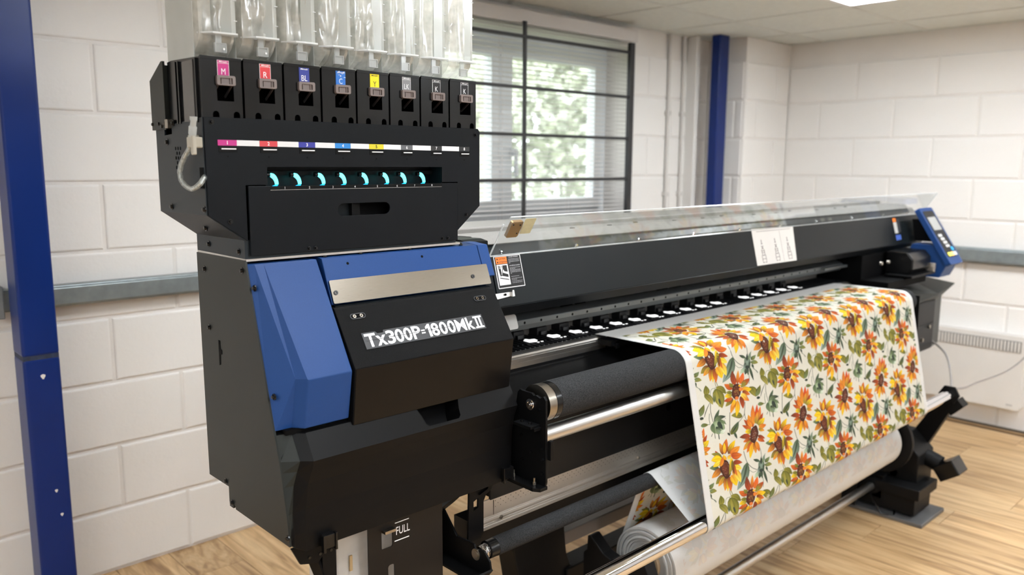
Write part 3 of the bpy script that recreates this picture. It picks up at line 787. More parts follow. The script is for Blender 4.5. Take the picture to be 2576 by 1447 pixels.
# ---------------------------------------------------------------- gantry
GX0, GX1 = 1.276, 3.90
C0, C1 = (1.43, 1.215), (1.395, 1.09)
cf, cl = slope_frame(C0, C1)
gan = obj('gantry_cover', MB().prism_x([C0, C1, (1.413,1.066), (1.44,1.062), (1.62,1.062), (1.66,1.20), (1.62,1.245), (1.50,1.248), (1.455,1.232)], GX0, GX1), COVER, P, bevel=.0015)
obj('cover_underlip', MB().prism_x([(1.3952,1.0895),(1.4135,1.0655),(1.412,1.0645),(1.3935,1.0885)], GX0, 3.60), BLACK2, gan)
obj('gantry_cheek', MB().prism_x([(1.436,1.246),(1.4325,1.215),(1.3975,1.09),(1.42,1.06),(1.47,.96),(1.62,.96),(1.66,1.20),(1.62,1.248),(1.46,1.2505)], 1.2075, GX0-.001), BLACK2, P, bevel=.001)
obj('gantry_top', MB().prism_x([(1.452,1.2335),(1.50,1.2492),(1.62,1.2462),(1.62,1.2482),(1.50,1.2512),(1.451,1.2355)], GX0, GX1), TOPGREY, gan)
obj('rear_cover', MB().prism_x([(1.60,1.2),(1.60,1.262),(1.78,1.262),(1.80,1.24),(1.80,.9),(1.60,.9)], 1.21, GX1), TOPGREY, P, bevel=.004)
for k in range(13):
    x = 1.50 + .16*k
    obj('top_vent', MB().box(x, x+.014, 1.52 + (.03 if k % 3 == 0 else 0), 1.527 + (.03 if k % 3 == 0 else 0), 1.2495, 1.2522), DARK, gan)  # dark marks paint things mirrored in the glossy top; no vents here
# caution decal
U0 = cl
def decal(x0, x1, b0, b1):
    t = obj('caution_label', MB().plate(rrect(x0, x1, b0, b1, .002), [], cf, .0002, .0006), WHITEINK, gan, label='black, orange and white caution label')
    w = x1-x0; h = b1-b0
    obj('label_ground', MB().plate([(x0+.002,b0+.002),(x1-.002,b0+.002),(x1-.002,b1-.002),(x0+.002,b1-.002)], [], cf, .0006, .0008), INK, t)
    obj('orange_field', MB().plate([(x0+w*.06,b1-h*.245),(x0+w*.47,b1-h*.245),(x0+w*.47,b1-h*.035),(x0+w*.06,b1-h*.035)], [], cf, .0008, .0010), ORANGE, t)
    tx = MB()
    text_mb('CAUTION', cf, x0+w*.18, x0+w*.42, b1-h*.115, b1-h*.07, .0012, bold=.02, mb=tx)
    text_mb('ATTENTION', cf, x0+w*.18, x0+w*.46, b1-h*.215, b1-h*.17, .0012, bold=.02, mb=tx)
    for q in (.115, .215): tx.plate([(x0+w*.085,b1-h*q),(x0+w*.155,b1-h*q),(x0+w*.12,b1-h*(q-.055))], [], cf, .0010, .0012)
    obj('warning_words', tx, INK, t)
    obj('picture_field', MB().plate([(x0+w*.06,b0+h*.10),(x0+w*.47,b0+h*.10),(x0+w*.47,b1-h*.265),(x0+w*.06,b1-h*.265)], [], cf, .0008, .0010), WHITEINK, t)
    pb = MB()
    px = lambda a, b: (x0 + w*(.06 + .41*a), b0 + h*(.10 + .635*b))
    pb.plate([px(.1,.95), px(.9,.95), px(.9,.62), px(.62,.66), px(.5,.78), px(.45,.60), px(.9,.50), px(.9,.36), px(.3,.46), px(.2,.42), px(.15,.6)], [], cf, .0010, .0012)
    pb.plate([px(.12,.38), px(.9,.26), px(.9,.22), px(.12,.34)], [], cf, .0010, .0012)
    obj('hand_pictogram', pb, INK, t)
    wb = MB()
    for q in (.92, .86, .80): wb.plate([px(.14,q), px(.5,q), px(.5,q+.018), px(.14,q+.018)], [], cf, .0012, .0013)
    wb.plate([px(.3,.95), px(.36,.95), px(.40,.62), px(.33,.6)], [], cf, .0012, .0013)
    wb.plate([px(.45,.95), px(.5,.95), px(.36,.5), px(.3,.5)], [], cf, .0012, .0013)
    obj('pictogram_lines', wb, WHITEINK, t)
    tw = MB()
    text_mb('COVER HAZARD', cf, x0+w*.55, x0+w*.91, b1-h*.078, b1-h*.045, .0010, bold=.03, mb=tw)
    text_mb('COUVERCLE DANGER', cf, x0+w*.53, x0+w*.93, b1-h*.345, b1-h*.31, .0010, bold=.03, mb=tw)
    for i, (q, l) in enumerate(((.12,.40),(.16,.40),(.20,.40),(.24,.06),(.385,.40),(.42,.2),(.455,.40),(.49,.40),(.525,.40),(.56,.05),(.66,.30),(.72,.40),(.76,.2),(.81,.40),(.855,.38))):
        # body copy too small to read: broken hair lines
        a = x0 + w*.53; e = a + w*l
        rr = random.Random(i)
        while a < e:
            b = min(e, a + w*rr.uniform(.03, .08))
            tw.plate([(a,b1-h*q-.0009),(b,b1-h*q-.0009),(b,b1-h*q),(a,b1-h*q)], [], cf, .0008, .0010)
            a = b + w*.012
    obj('label_copy', tw, mat('dim_white_ink', srgb(176, 176, 180), .6), t)
    return t
decal(1.284, 1.372, U0-.0865, U0-.0075)
def decal_small():
    t = obj('warning_strip', MB().plate([(3.60,U0-.115),(3.675,U0-.115),(3.675,U0-.012),(3.60,U0-.012)], [], cf, .0002, .0006), BLACK2, gan)
    obj('orange_field', MB().plate([(3.606,U0-.032),(3.64,U0-.032),(3.64,U0-.016),(3.606,U0-.016)], [], cf, .0006, .0009), ORANGE, t)
    obj('picture_field', MB().plate([(3.606,U0-.082),(3.64,U0-.082),(3.64,U0-.034),(3.606,U0-.034)], [], cf, .0006, .0009), mat('light_grey_field', srgb(190, 188, 184), .6), t)
    obj('copy_field', MB().plate([(3.645,U0-.08),(3.672,U0-.08),(3.672,U0-.02),(3.645,U0-.02)], [], cf, .0006, .0009), GREYINK, t)
    obj('blue_field', MB().plate([(3.606,U0-.112),(3.66,U0-.112),(3.66,U0-.09),(3.606,U0-.09)], [], cf, .0006, .0009), mat('blue_print', srgb(70, 100, 180), .5), t)
decal_small()
for x in (3.70, 3.72, 3.74): obj('cover_dimple', MB().plate(stadium(x, U0-.035, .010, .004, 4), [], cf, -.0005, .0004), DARK, gan)
lt = obj('cover_latch', MB().plate([(1.268,.019),(1.318,.023),(1.318,.033),(1.268,.033)], [], cf, .0005, .004), ALU, gan, bevel=.0008)
obj('latch_hook', MB().plate([(1.315,.021),(1.323,.021),(1.323,.036),(1.318,.036)], [], cf, .0005, .010), ALU, lt)
obj('latch_pin', MB().plate(circle2(1.297,.028,.0028,10), [], cf, .004, .007), DARK, lt)
# clear acrylic visor leaning forward over the cover
ACR = film('clear_acrylic', (.93, .95, .95, 1), .04, .95, gloss=.06, var=.01)
vz0, vz1 = (1.372, 1.308), (1.432, 1.212)
af, al = slope_frame((vz0[0], vz0[1]), (vz1[0], vz1[1]))
vis = obj('acrylic_visor', MB().plate([(1.272,0),(3.95,0),(3.95,al),(1.285,al),(1.272,al-.02)], [], lambda a, b, d: af(a, b, d), .004, .0065), ACR, P)
EDGE = film('acrylic_edge', (.95, .97, .98, 1), .15, .35, gloss=.2)
obj('visor_edge', MB().plate([(1.271,-.001),(3.95,-.001),(3.95,.0012),(1.271,.0012)], [], af, .0038, .0068).plate([(1.271,0),(1.2735,0),(1.2735,al-.02),(1.271,al-.02)], [], af, .0038, .0068).plate([(1.285,al-.0012),(3.95,al-.0012),(3.95,al+.0008),(1.285,al+.0008)], [], af, .0038, .0068).plate([(3.9475,0),(3.951,0),(3.951,al),(3.9475,al)], [], af, .0038, .0068), EDGE, vis)
for x in (1.305, 1.57, 1.835, 2.10, 2.365, 2.63, 2.9, 3.2, 3.5, 3.78):
    s_ = obj('visor_screw', MB().plate(circle2(x, .010, .0052, 14), [circle2(x, .010, .0022, 6)], af, .0065, .0095), CHROME, vis)
BRASS = mat('brass_hinge', srgb(176, 138, 84), .4, metal=.6, var=.06)
hg = obj('visor_tab', MB().plate(rrect(1.300, 1.338, al-.062, al-.016, .005), [], af, -.004, .004), BRASS, vis, bevel=.001)
obj('tab_foil', MB().plate(rrect(1.336, 1.372, al-.050, al-.006, .003), [], af, .0066, .0074), mat('pale_gold_film', srgb(206, 198, 160), .35, metal=.3, var=.12, vscale=60), hg)
for da, db in ((.007,.038),(.030,.036),(.030,.012)): obj('tab_rivet', MB().plate(circle2(1.300+da, al-.062+db, .002, 8), [], af, .0040, .0052), DARK, hg)
# guide rail with its row of holes
RAILM = mat('grey_rail_paint', srgb(122, 126, 128), .38, metal=.5, var=.04)
gr_ = obj('guide_rail', MB().prism_x([(1.54,1.040),(1.535,1.0405),(1.491,1.0235),(1.490,1.0215),(1.490,1.0095),(1.494,1.0088),(1.502,.9945),(1.56,.9945),(1.56,1.04)], 1.24, 3.36), RAILM, P, bevel=.0006)
for k in range(30):
    x = 1.452 + .0616*k
    obj('rail_hole', MB().cyl((x,1.4895,1.0155),(x,1.4905,1.0155), .0036, 10), DARK, gr_)
for x0, x1 in ((1.62,1.67),(1.68,1.725),(2.06,2.12),(2.13,2.19)):
    obj('rail_slot', MB().plate([(x0,.030),(x1,.030),(x1,.034),(x0,.034)], [], slope_frame((1.535,1.0405),(1.491,1.0235))[0], -.0002, .0005), DARK, gr_)
obj('rail_end_cap', MB().plate(rrect(1.372, 1.415, 1.008, 1.044, .006), [], lambda a, b, d: (a, 1.474 + (b-1.01)*.35 + d, b), 0, .003), WHITE, gr_)
obj('rail_upright', MB().box(3.34, 3.36, 1.47, 1.485, .955, 1.015).box(3.1, 3.36, 1.47, 1.485, 1.01, 1.02), RAILM, gr_)
# platen, ribs, painted bright spots by the pinch rollers
pt = obj('platen', MB().prism_x([(1.475,.9470),(1.64,.9470),(1.64,.90),(1.475,.90)], 1.19, 3.42), DARK, P)
rb = MB()
for k in range(118):
    x = 1.25 + .0175*k
    rb.box(x, x+.004, 1.478, 1.51, .947, .9495); rb.box(x+.008, x+.013, 1.515, 1.60, .947, .951)
obj('platen_ribs', rb, mat('dark_rib_plastic', srgb(26, 27, 30), .4), pt, kind='stuff')
obj('rear_guard_wall', MB().box(1.21, 3.42, 1.61, 1.64, .94, 1.06), DARK, P)
PADGLOW = mat('lit_pinch_window', srgb(240, 240, 240), .5, emit=(1, 1, 1, 1), estr=1.15)  # emission paints bright light spots on the platen; no lamps sit here
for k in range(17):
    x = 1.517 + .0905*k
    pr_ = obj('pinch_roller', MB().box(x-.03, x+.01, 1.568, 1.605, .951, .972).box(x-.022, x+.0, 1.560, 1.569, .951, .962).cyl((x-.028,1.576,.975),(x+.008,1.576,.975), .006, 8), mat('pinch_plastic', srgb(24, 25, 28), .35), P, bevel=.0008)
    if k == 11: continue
    obj('lit_pad', MB().plate([(x-.018,1.526),(x+.004,1.523),(x+.005,1.529),(x+.013,1.529),(x+.018,1.540),(x+.002,1.543),(x+.001,1.549),(x-.006,1.549),(x-.006,1.543),(x-.016,1.543)], [], lambda a, b, d: (x + (a-x)*1.12, 1.530 + (b-1.535)*1.55, d), .9512, .9524), PADGLOW, pr_)
    obj('lit_slit', MB().box(x-.002, x+.004, 1.502, 1.506, .9512, .9522).box(x+.012, x+.019, 1.502, 1.506, .9512, .9522), PADGLOW, pr_)
# aluminium front edge of the platen
ex = obj('platen_edge', MB().prism_x([(1.478,.9472),(1.462,.9468),(1.455,.9445),(1.4515,.9405),(1.4515,.937),(1.4495,.936),(1.4495,.9255),(1.4505,.925),(1.4495,.9245),(1.4495,.9125),(1.478,.9125)], 1.238, 1.735), ALU, P)
obj('platen_edge', MB().prism_x([(1.478,.9472),(1.462,.9468),(1.4515,.9405),(1.4495,.936),(1.4495,.9125),(1.478,.9125)], 1.74, 3.40), ALU, P)
obj('edge_end_block', MB().box(1.224, 1.237, 1.445, 1.478, .905, .944), WHITE, ex, bevel=.001)
obj('edge_tag', MB().box(1.262, 1.282, 1.447, 1.4497, .906, .910), ALUM_MATT, ex)
cb = obj('cloth_clamp', MB().box(1.70, 1.85, 1.40, 1.45, .928, .944).cyl((1.71,1.405,.930),(1.80,1.405,.930), .006, 10).box(1.715, 1.735, 1.395, 1.40, .922, .936), PLASTIC, P, bevel=.001)
# sloping apron and the panels below
obj('apron', MB().prism_x([(1.478,.9120),(1.451,.9120),(1.450,.9035),(1.446,.900),(1.335,.845),(1.335,.66),(1.50,.66),(1.50,.90)], 1.19, 3.40), BLACK, P, bevel=.0008)
lp = obj('lower_front_panel', MB().box(1.188, 3.40, 1.328, 1.334, .655, .84), mat('dark_brown_black_panel', srgb(22, 21, 21), .45, spec=.25, var=.05), P)
obj('panel_plug', MB().cyl((1.875,1.326,.735),(1.875,1.3285,.735), .010, 14), DARK, lp)
# perforated aluminium duct
dk = obj('drying_duct', MB().prism_x([(1.330,.6565),(1.329,.615),(1.325,.613),(1.324,.607),(1.328,.605),(1.3285,.600),(1.323,.597),(1.322,.589),(1.328,.586),(1.334,.586),(1.334,.6565)], 1.150, 3.30), ALUM_MATT, P, bevel=.0006)
pn = 0
for r in range(5):
    for k in range(56):
        x = 1.205 + .0165*k + (.0082 if r % 2 else 0)
        if x > 2.05: continue
        z = .6485 - .0072*r
        if pn < 280:
            if pn == 0:
                pme_ = make_mesh(MB().plate(circle2(0, 0, .0010, 6), [], lambda a, b, d: (a, d, b), -.0002, .0002), 'perforation'); pme_.materials.append(DARK)
            inst('perforation', pme_, (x, 1.3296, z), dk); pn += 1
obj('duct_joint', MB().box(1.1985, 1.1992, 1.3285, 1.3298, .616, .652), DARK, dk)
obj('duct_screw', MB().cyl((1.218,1.3225,.606),(1.218,1.326,.606), .005, 12).cyl((1.218,1.3215,.606),(1.218,1.3226,.606), .0022, 8), STEEL, dk)
obj('duct_screw', MB().cyl((1.74,1.3235,.618),(1.74,1.329,.618), .004, 12), STEEL, dk)
# brackets at the left end of the duct
db = obj('duct_bracket', MB().plate([(1.115,.700),(1.165,.705),(1.172,.690),(1.158,.665),(1.158,.590),(1.150,.578),(1.112,.578)], [[(1.128,.672),(1.142,.677),(1.142,.655),(1.128,.650)]], lambda a, b, d: (a, d, b), 1.318, 1.323), BLACK, P)
obj('bracket_hook', MB().plate([(1.140,.686),(1.165,.694),(1.178,.720),(1.178,.735),(1.186,.735),(1.186,.712),(1.176,.690),(1.160,.682)], [], lambda a, b, d: (a, d, b), 1.312, 1.316), BLACK, db)
obj('drag_chain', MB().tube([(1.0,1.42,.60),(1.06,1.41,.63),(1.12,1.40,.66),(1.19,1.39,.70)], .018, 8), mat('chain_black', srgb(20, 20, 21), .5), P)

# ---------------------------------------------------------------- rollers and their brackets
def hexbolt(parent, p, axis=Vector((-1, 0, 0)), r=.0035, h=.003):
    p = Vector(p)
    return obj('bolt', MB().cyl(p, p + axis*h, r, 8), PLASTIC, parent)
RY, RZ, RR = 1.209, .908, .0437
bk = obj('roller_bracket', MB().prism_x([(1.250,.930),(1.243,.938),(1.236,.936),(1.205,.936),(1.200,.932),(1.192,.934),(1.180,.930),(1.170,.936),(1.163,.928),(1.160,.745),(1.163,.736),(1.275,.736),(1.275,.80)], 1.198, 1.204), BLACK, P, bevel=.0008)
obj('bracket_foot', MB().plate([(1.175,1.285),(1.172,1.175),(1.182,1.160),(1.204,1.160),(1.204,1.285)], [], lambda a, b, d: (a, b, d), .728, .736), BLACK, bk, bevel=.0008)
obj('bracket_web', MB().box(1.170, 1.199, 1.268, 1.274, .736, .90), BLACK, bk)
obj('bracket_shelf', MB().box(1.170, 1.199, 1.180, 1.235, .866, .872).box(1.178, 1.199, 1.176, 1.225, .860, .867), BLACK, bk, bevel=.0006)
for y in (1.195, 1.220): obj('bolt', MB().cyl((1.184,y,.872),(1.184,y,.876), .004, 10), PLASTIC, bk)
for y, z in ((1.180,.905),(1.178,.862),(1.236,.835),(1.172,.818),(1.205,.803),(1.232,.780),(1.170,.795),(1.170,.764)): hexbolt(bk, (1.198, y, z))
for y in (1.185, 1.250): obj('foot_bolt', MB().cyl((1.188,y,.736),(1.188,y,.752), .0024, 8).cyl((1.188,y,.7365),(1.188,y,.743), .004, 8), STEEL, bk)
obj('roller_bracket', MB().prism_x([(1.250,.930),(1.163,.930),(1.160,.745),(1.275,.745),(1.33,.80),(1.33,.90)], 3.262, 3.268), BLACK, P, bevel=.0008, label='plate holding the far ends of the rollers')
fr = obj('feed_roller', MB().cyl((1.256,RY,RZ),(3.245,RY,RZ), RR, 48), VELVET, P, smooth=True)
obj('roller_collar', MB().cyl((1.240,RY,RZ),(1.2565,RY,RZ), RR-.0004, 48), PLASTIC, fr, smooth=True)
obj('roller_cap', MB().cyl((1.2165,RY,RZ),(1.2405,RY,RZ), RR-.0012, 48), STEEL, fr, smooth=True)
obj('roller_bearing', MB().cyl((1.196,1.209,.9105),(1.206,1.209,.9105), .0125, 20).ring((1.1945,1.209,.9105),(1.1985,1.209,.9105), .0075, .0105, 20), CHROME, fr, smooth=True)
obj('bearing_nut', MB().cyl((1.1905,1.209,.9105),(1.197,1.209,.9105), .0045, 10), CHROME, fr, smooth=True)
SY, SZ, SR = 1.200, .8365, .0182
sr = obj('tension_roller', MB().cyl((1.213,SY,SZ),(3.26,SY,SZ), SR, 32), ALU, P, smooth=True)
obj('roller_cap', MB().cyl((1.204,SY,SZ),(1.2135,SY,SZ), SR-.0015, 24).ring((1.2128,SY,SZ),(1.2145,SY,SZ), SR-.003, SR+.0006, 28), WHITE, sr, smooth=True)
obj('tension_hook', MB().box(1.204, 1.214, 1.152, 1.162, .795, .838), BLACK, bk, bevel=.001)
LY, LZ, LR = 1.272, .574, .0212
lr = obj('lower_roller', MB().cyl((1.150,LY,LZ),(3.36,LY,LZ), LR, 40), VELVET, P, smooth=True)
obj('roller_collar', MB().cyl((1.126,LY,LZ),(1.1505,LY,LZ), LR-.0005, 32), PLASTIC, lr, smooth=True)
hx = []
for k in range(64):
    a = k*math.pi/4.6; hx.append((1.105 + .021*k/63, LY + .0155*math.cos(a), LZ + .0155*math.sin(a)))
obj('roller_spring', MB().tube(hx, .0015, 6), CHROME, lr, smooth=True)
obj('roller_pin', MB().cyl((1.092,LY,LZ),(1.13,LY,LZ), .009, 16).ring((1.0935,LY,LZ),(1.0985,LY,LZ), .006, .013, 20), STEEL, lr, smooth=True)
ar = obj('roller_arm', MB().prism_x([(1.395,.650),(1.388,.642),(1.340,.592),(1.300,.595),(1.280,.594),(1.274,.580),(1.258,.590),(1.246,.590),(1.228,.572),(1.225,.556),(1.238,.540),(1.26,.536),(1.425,.536),(1.44,.65)], 1.096, 1.101), BLACK, P, bevel=.0008)
obj('arm_flange', MB().prism_x([(1.425,.536),(1.26,.536),(1.238,.540),(1.225,.556),(1.222,.553),(1.236,.536),(1.258,.531),(1.425,.531)], 1.060, 1.101), BLACK, ar)
obj('arm_backplate', MB().box(1.012, 1.10, 1.42, 1.426, .45, .74), BLACK, ar)
obj('blue_terminal', MB().cyl((1.035,1.405,.600),(1.043,1.395,.612), .004, 10), mat('blue_terminal_plastic', srgb(30, 70, 170), .4), ar)
obj('terminal_ring', MB().ring((1.030,1.398,.590),(1.030,1.401,.590), .003, .006, 14), STEEL, ar)

# ---------------------------------------------------------------- waste ink tank and stand
wp = obj('tank_guard', MB().plate([(.826,.735),(1.012,.735),(1.012,.08),(.826,.08)], [rrect(.8575,.8845,.660,.702,.004), rrect(.872,.888,.30,.622,.006)], lambda a, b, d: (a, 1.285 + d, b), 0, .003), mat('tank_guard_black', srgb(22, 19, 18), .4, spec=.25, var=.05), P)
obj('level_lip', MB().box(.858, .8845, 1.272, 1.286, .697, .7025), STEEL, wp)
ft = MB(); text_mb('FULL', lambda a, b, d: (a, 1.285 + d, b), .8925, .9265, .681, .698, -.0005, bold=.005, mb=ft)
ft.box(.890, .9245, 1.2843, 1.285, .7065, .7082); ft.box(.8885, .9245, 1.2843, 1.285, .668, .6697)
obj('level_mark', ft, WHITEINK, wp)
wt = obj('waste_tank', MB().loft([[(.768+o_,1.31+o_,z),(.985-o_,1.31+o_,z),(.985-o_,1.42-o_,z),(.768+o_,1.42-o_,z)] for z, o_ in ((.10,.01),(.12,0),(.60,0),(.66,.004),(.705,.004))]), film('milky_tank', srgb(226, 224, 222), .4, .12), P, bevel=.004)
obj('tank_slot', MB().box(.797, .803, 1.307, 1.3105, .628, .66), mat('tank_slot_shade', srgb(176, 150, 110), .6), wt)
obj('tank_cover', MB().box(.772, .98, 1.33, 1.41, .704, .73), WHITE, wt)
br = obj('left_strut', MB().plate([(.655,.735),(.672,.700),(.708,.690),(.722,.706),(.745,.715),(.745,.735)], [], lambda a, b, d: (a, d, b), 1.272, 1.278).tube([(.705,1.285,.70),(.735,1.29,.62),(.80,1.30,.40)], .013, 4).box(.72, .75, 1.278, 1.30, .55, .72), BLACK, P, bevel=.0008)
for x in (.690, .712, .735): hexbolt(br, (x, 1.272, .708), Vector((0, -1, 0)), .003, .002)
STAND = mat('stand_black', srgb(14, 14, 15), .5, spec=.2, var=.06)
for x0 in (1.40, 3.45):
    cur = [(x0+.20, .80), (x0+.195, .45), (x0+.197, .40), (x0+.207, .33), (x0+.225, .285)]
    l_ = obj('stand_leg', MB().plate([(x0, .80), (x0, .40), (x0+.015, .33), (x0+.03, .25), (x0+.03, .05), (x0+.26, .05), (x0+.26, .275)] + list(reversed(cur)), [], lambda a, b, d: (a, d, b), 1.47, 1.54), STAND, P, bevel=.003)
    obj('stand_foot', MB().box(x0-.03, x0+.20, 1.44, 1.95, .035, .075), STAND, l_, bevel=.004)
    for yy in (1.50, 1.88): obj('castor', MB().cyl((x0+.05,yy,.0365),(x0+.11,yy,.0365), .036, 20), PLASTIC, l_, smooth=True)
obj('stand_crossbar', MB().box(1.60, 3.50, 1.46, 1.53, .215, .283), STAND, P, bevel=.003)
obj('stand_crossbar', MB().box(1.60, 3.50, 1.47, 1.54, .352, .392), mat('grey_stand_beam', srgb(120, 112, 106), .45, metal=.3), P, bevel=.003, label='grey upper cross beam')
obj('duct_underbeam', MB().box(1.17, 3.36, 1.385, 1.44, .475, .588), STAND, P)
obj('belly_box', MB().box(1.19, 3.42, 1.50, 1.70, .62, .94), DARK, P)

# ---------------------------------------------------------------- right end of the printer
re_ = obj('right_station', MB().box(3.30, 3.735, 1.41, 1.66, .88, 1.062).box(3.30, 3.70, 1.30, 1.42, .93, .962), DARK, P, bevel=.003)
obj('station_motor', MB().prism_x([(1.30,.975),(1.285,1.0),(1.285,1.04),(1.31,1.068),(1.40,1.07),(1.40,.975)], 3.50, 3.70), PLASTIC, re_, bevel=.006)
obj('motor_tray', MB().box(3.46, 3.72, 1.27, 1.38, .966, .976), BLACK, re_, bevel=.002)
for x in (3.36, 3.43): obj('station_knob', MB().cyl((x,1.352,1.03),(x,1.362,1.03), .007, 12), ALUM_MATT, re_)
obj('station_plug', MB().box(3.70, 3.715, 1.27, 1.30, .97, 1.0).box(3.705, 3.72, 1.27, 1.30, .985, 1.01), ALUM_MATT, re_, bevel=.002)
rh = obj('right_housing', MB().prism_x([(1.28,.945),(1.262,.945),(1.235,1.005),(1.285,1.085),(1.385,1.085),(1.40,1.055),(1.42,1.05),(1.42,.945)], 3.745, 3.875), BLUE, P, bevel=.003)
obj('right_rear_housing', MB().prism_x([(1.43,1.055),(1.43,.945),(1.66,.945),(1.66,1.055)], 3.742, 3.87), COVER, P, bevel=.003)
K0, K1 = (1.372, 1.232), (1.226, 1.005)
kf, kl = slope_frame(K0, K1)
obj('panel_neck', MB().prism_x([(1.30,1.095),(1.36,1.19),(1.41,1.19),(1.39,1.095)], 3.79, 3.86), DARK, P)
kp = obj('control_panel', MB().plate(rrect(3.735, 3.885, -.004, kl+.006, .012), [], kf, -.012, .010), BLUE, P, bevel=.003)
obj('panel_face', MB().plate(rrect(3.752, 3.868, .030, kl-.012, .008), [], kf, .0098, .0112), INK, kp)
obj('display', MB().plate(rrect(3.765, 3.855, kl*.60, kl*.84, .004), [], kf, .0112, .0122), mat('grey_display', srgb(150, 150, 148), .25, emit=srgb(150, 150, 146), estr=.25), kp)
for i in range(4):
    for j in range(2):
        obj('button', MB().plate(circle2(3.782 + .022*j + .006*i, kl*(.50-.065*i), .007, 12), [], kf, .0112, .0135), WHITE, kp)
obj('enter_button', MB().plate(circle2(3.842, kl*.245, .010, 16), [], kf, .0112, .0138), mat('cyan_button', srgb(40, 160, 220), .4, emit=srgb(40, 160, 220), estr=.5), kp)
for j in range(3):
    obj('status_lamp', MB().plate(rrect(3.765+.034*j, 3.795+.034*j, .034, .052, .006), [], kf, .0112, .0132), [mat('yellow_lamp', srgb(220, 220, 90), .4, emit=srgb(230, 225, 90), estr=.7), mat('amber_lamp', srgb(240, 190, 120), .4, emit=srgb(245, 190, 110), estr=.9), WHITE][j], kp)
rbx = obj('right_lower_housing', MB().loft([[(3.36,1.275,z),(3.75,1.275,z),(3.91,1.30,z),(3.91,1.55,z),(3.36,1.55,z)] for z in (.628, .845)] + [[(3.36,1.30,.905),(3.75,1.262,.872),(3.935,1.255,.905),(3.92,1.55,.945),(3.36,1.55,.945)]]), SIDE, P, bevel=.003)
obj('housing_front', MB().box(3.40, 3.748, 1.270, 1.276, .635, .848), BLACK2, rbx)
obj('housing_seam', MB().box(3.40, 3.748, 1.2675, 1.2705, .742, .747), COVER, rbx)
for x, z in ((3.69,.735),(3.62,.685)): obj('housing_bolt', MB().cyl((x,1.262,z),(x,1.271,z), .008, 12), STEEL, rbx)

# ================================================================ INK PACKS standing in the cabinet
POUCH = film('wrinkled_foil_film', srgb(226, 223, 214), .22, .30, gloss=.3, var=.16, vscale=45)
SLEEVE = film('frosted_sleeve', srgb(226, 227, 222), .35, .36, gloss=.15, var=.06, vscale=8)
LEDGE = film('milky_ledge', srgb(240, 242, 242), .3, .12, gloss=.15, var=.04)
TAB = film('clear_tab', srgb(235, 238, 238), .15, .55, gloss=.2, var=.05)
PACKS = [('M', srgb(190, 22, 120), 'magenta'), ('R', srgb(206, 44, 52), 'red'), ('BL', srgb(38, 52, 140), 'dark blue'), ('C', srgb(38, 110, 196), 'cyan-blue'), ('Y', srgb(238, 220, 20), 'yellow'), ('LK', srgb(128, 128, 130), 'grey'), ('K', srgb(24, 24, 26), 'black'), ('K', srgb(24, 24, 26), 'black')]
PK_LABEL = ['ink pack with magenta tag M, leftmost in the cabinet', 'ink pack with red tag R, second in the row', 'ink pack with dark blue tag BL, third in the row', 'ink pack with scuffed light blue tag C', 'ink pack with yellow tag Y', 'ink pack with grey tag LK', 'ink pack with black tag K, next to the grey-tagged pack', 'ink pack with black tag K, rightmost in the row']
PX0, PW8 = .5765, .0768
def pouch_mesh(x0, x1, seed):
    rnd = random.Random(seed)
    mb = MB(); nx, nz = 14, 26
    ph = [rnd.uniform(0, 6.3) for _ in range(8)]
    fold = [(rnd.uniform(.1, .9), rnd.uniform(-.7, .7), rnd.uniform(.003, .007), rnd.uniform(.03, .06)) for _ in range(4)]
    def front(i, k):
        u = i/nx; w = k/nz
        x = x0 + (x1-x0)*u; z = 1.612 + .31*w
        y = 1.384 + .0012*math.sin(5*w + ph[0] + 3*u) + .0026*math.sin(21*u + 1.5*w + ph[1])
        for fu, sl_, am, wd in fold:
            d = (u - fu - sl_*(w-.3))/wd
            y += am*math.exp(-d*d)*(1 - .3*w)
        e = min(u, 1-u); y += .022*max(0, 1 - e/.12)**2
        y += .03*max(0, 1 - w/.10)**2
        return (x, y, z)
    vs = [front(i, k) for k in range(nz+1) for i in range(nx+1)]
    fs = [(k*(nx+1)+i, k*(nx+1)+i+1, (k+1)*(nx+1)+i+1, (k+1)*(nx+1)+i) for k in range(nz) for i in range(nx)]
    mb.add(vs, fs)
    mb.add([(p[0], 1.50, p[2]) for p in vs], [tuple(reversed(f)) for f in fs])
    return mb
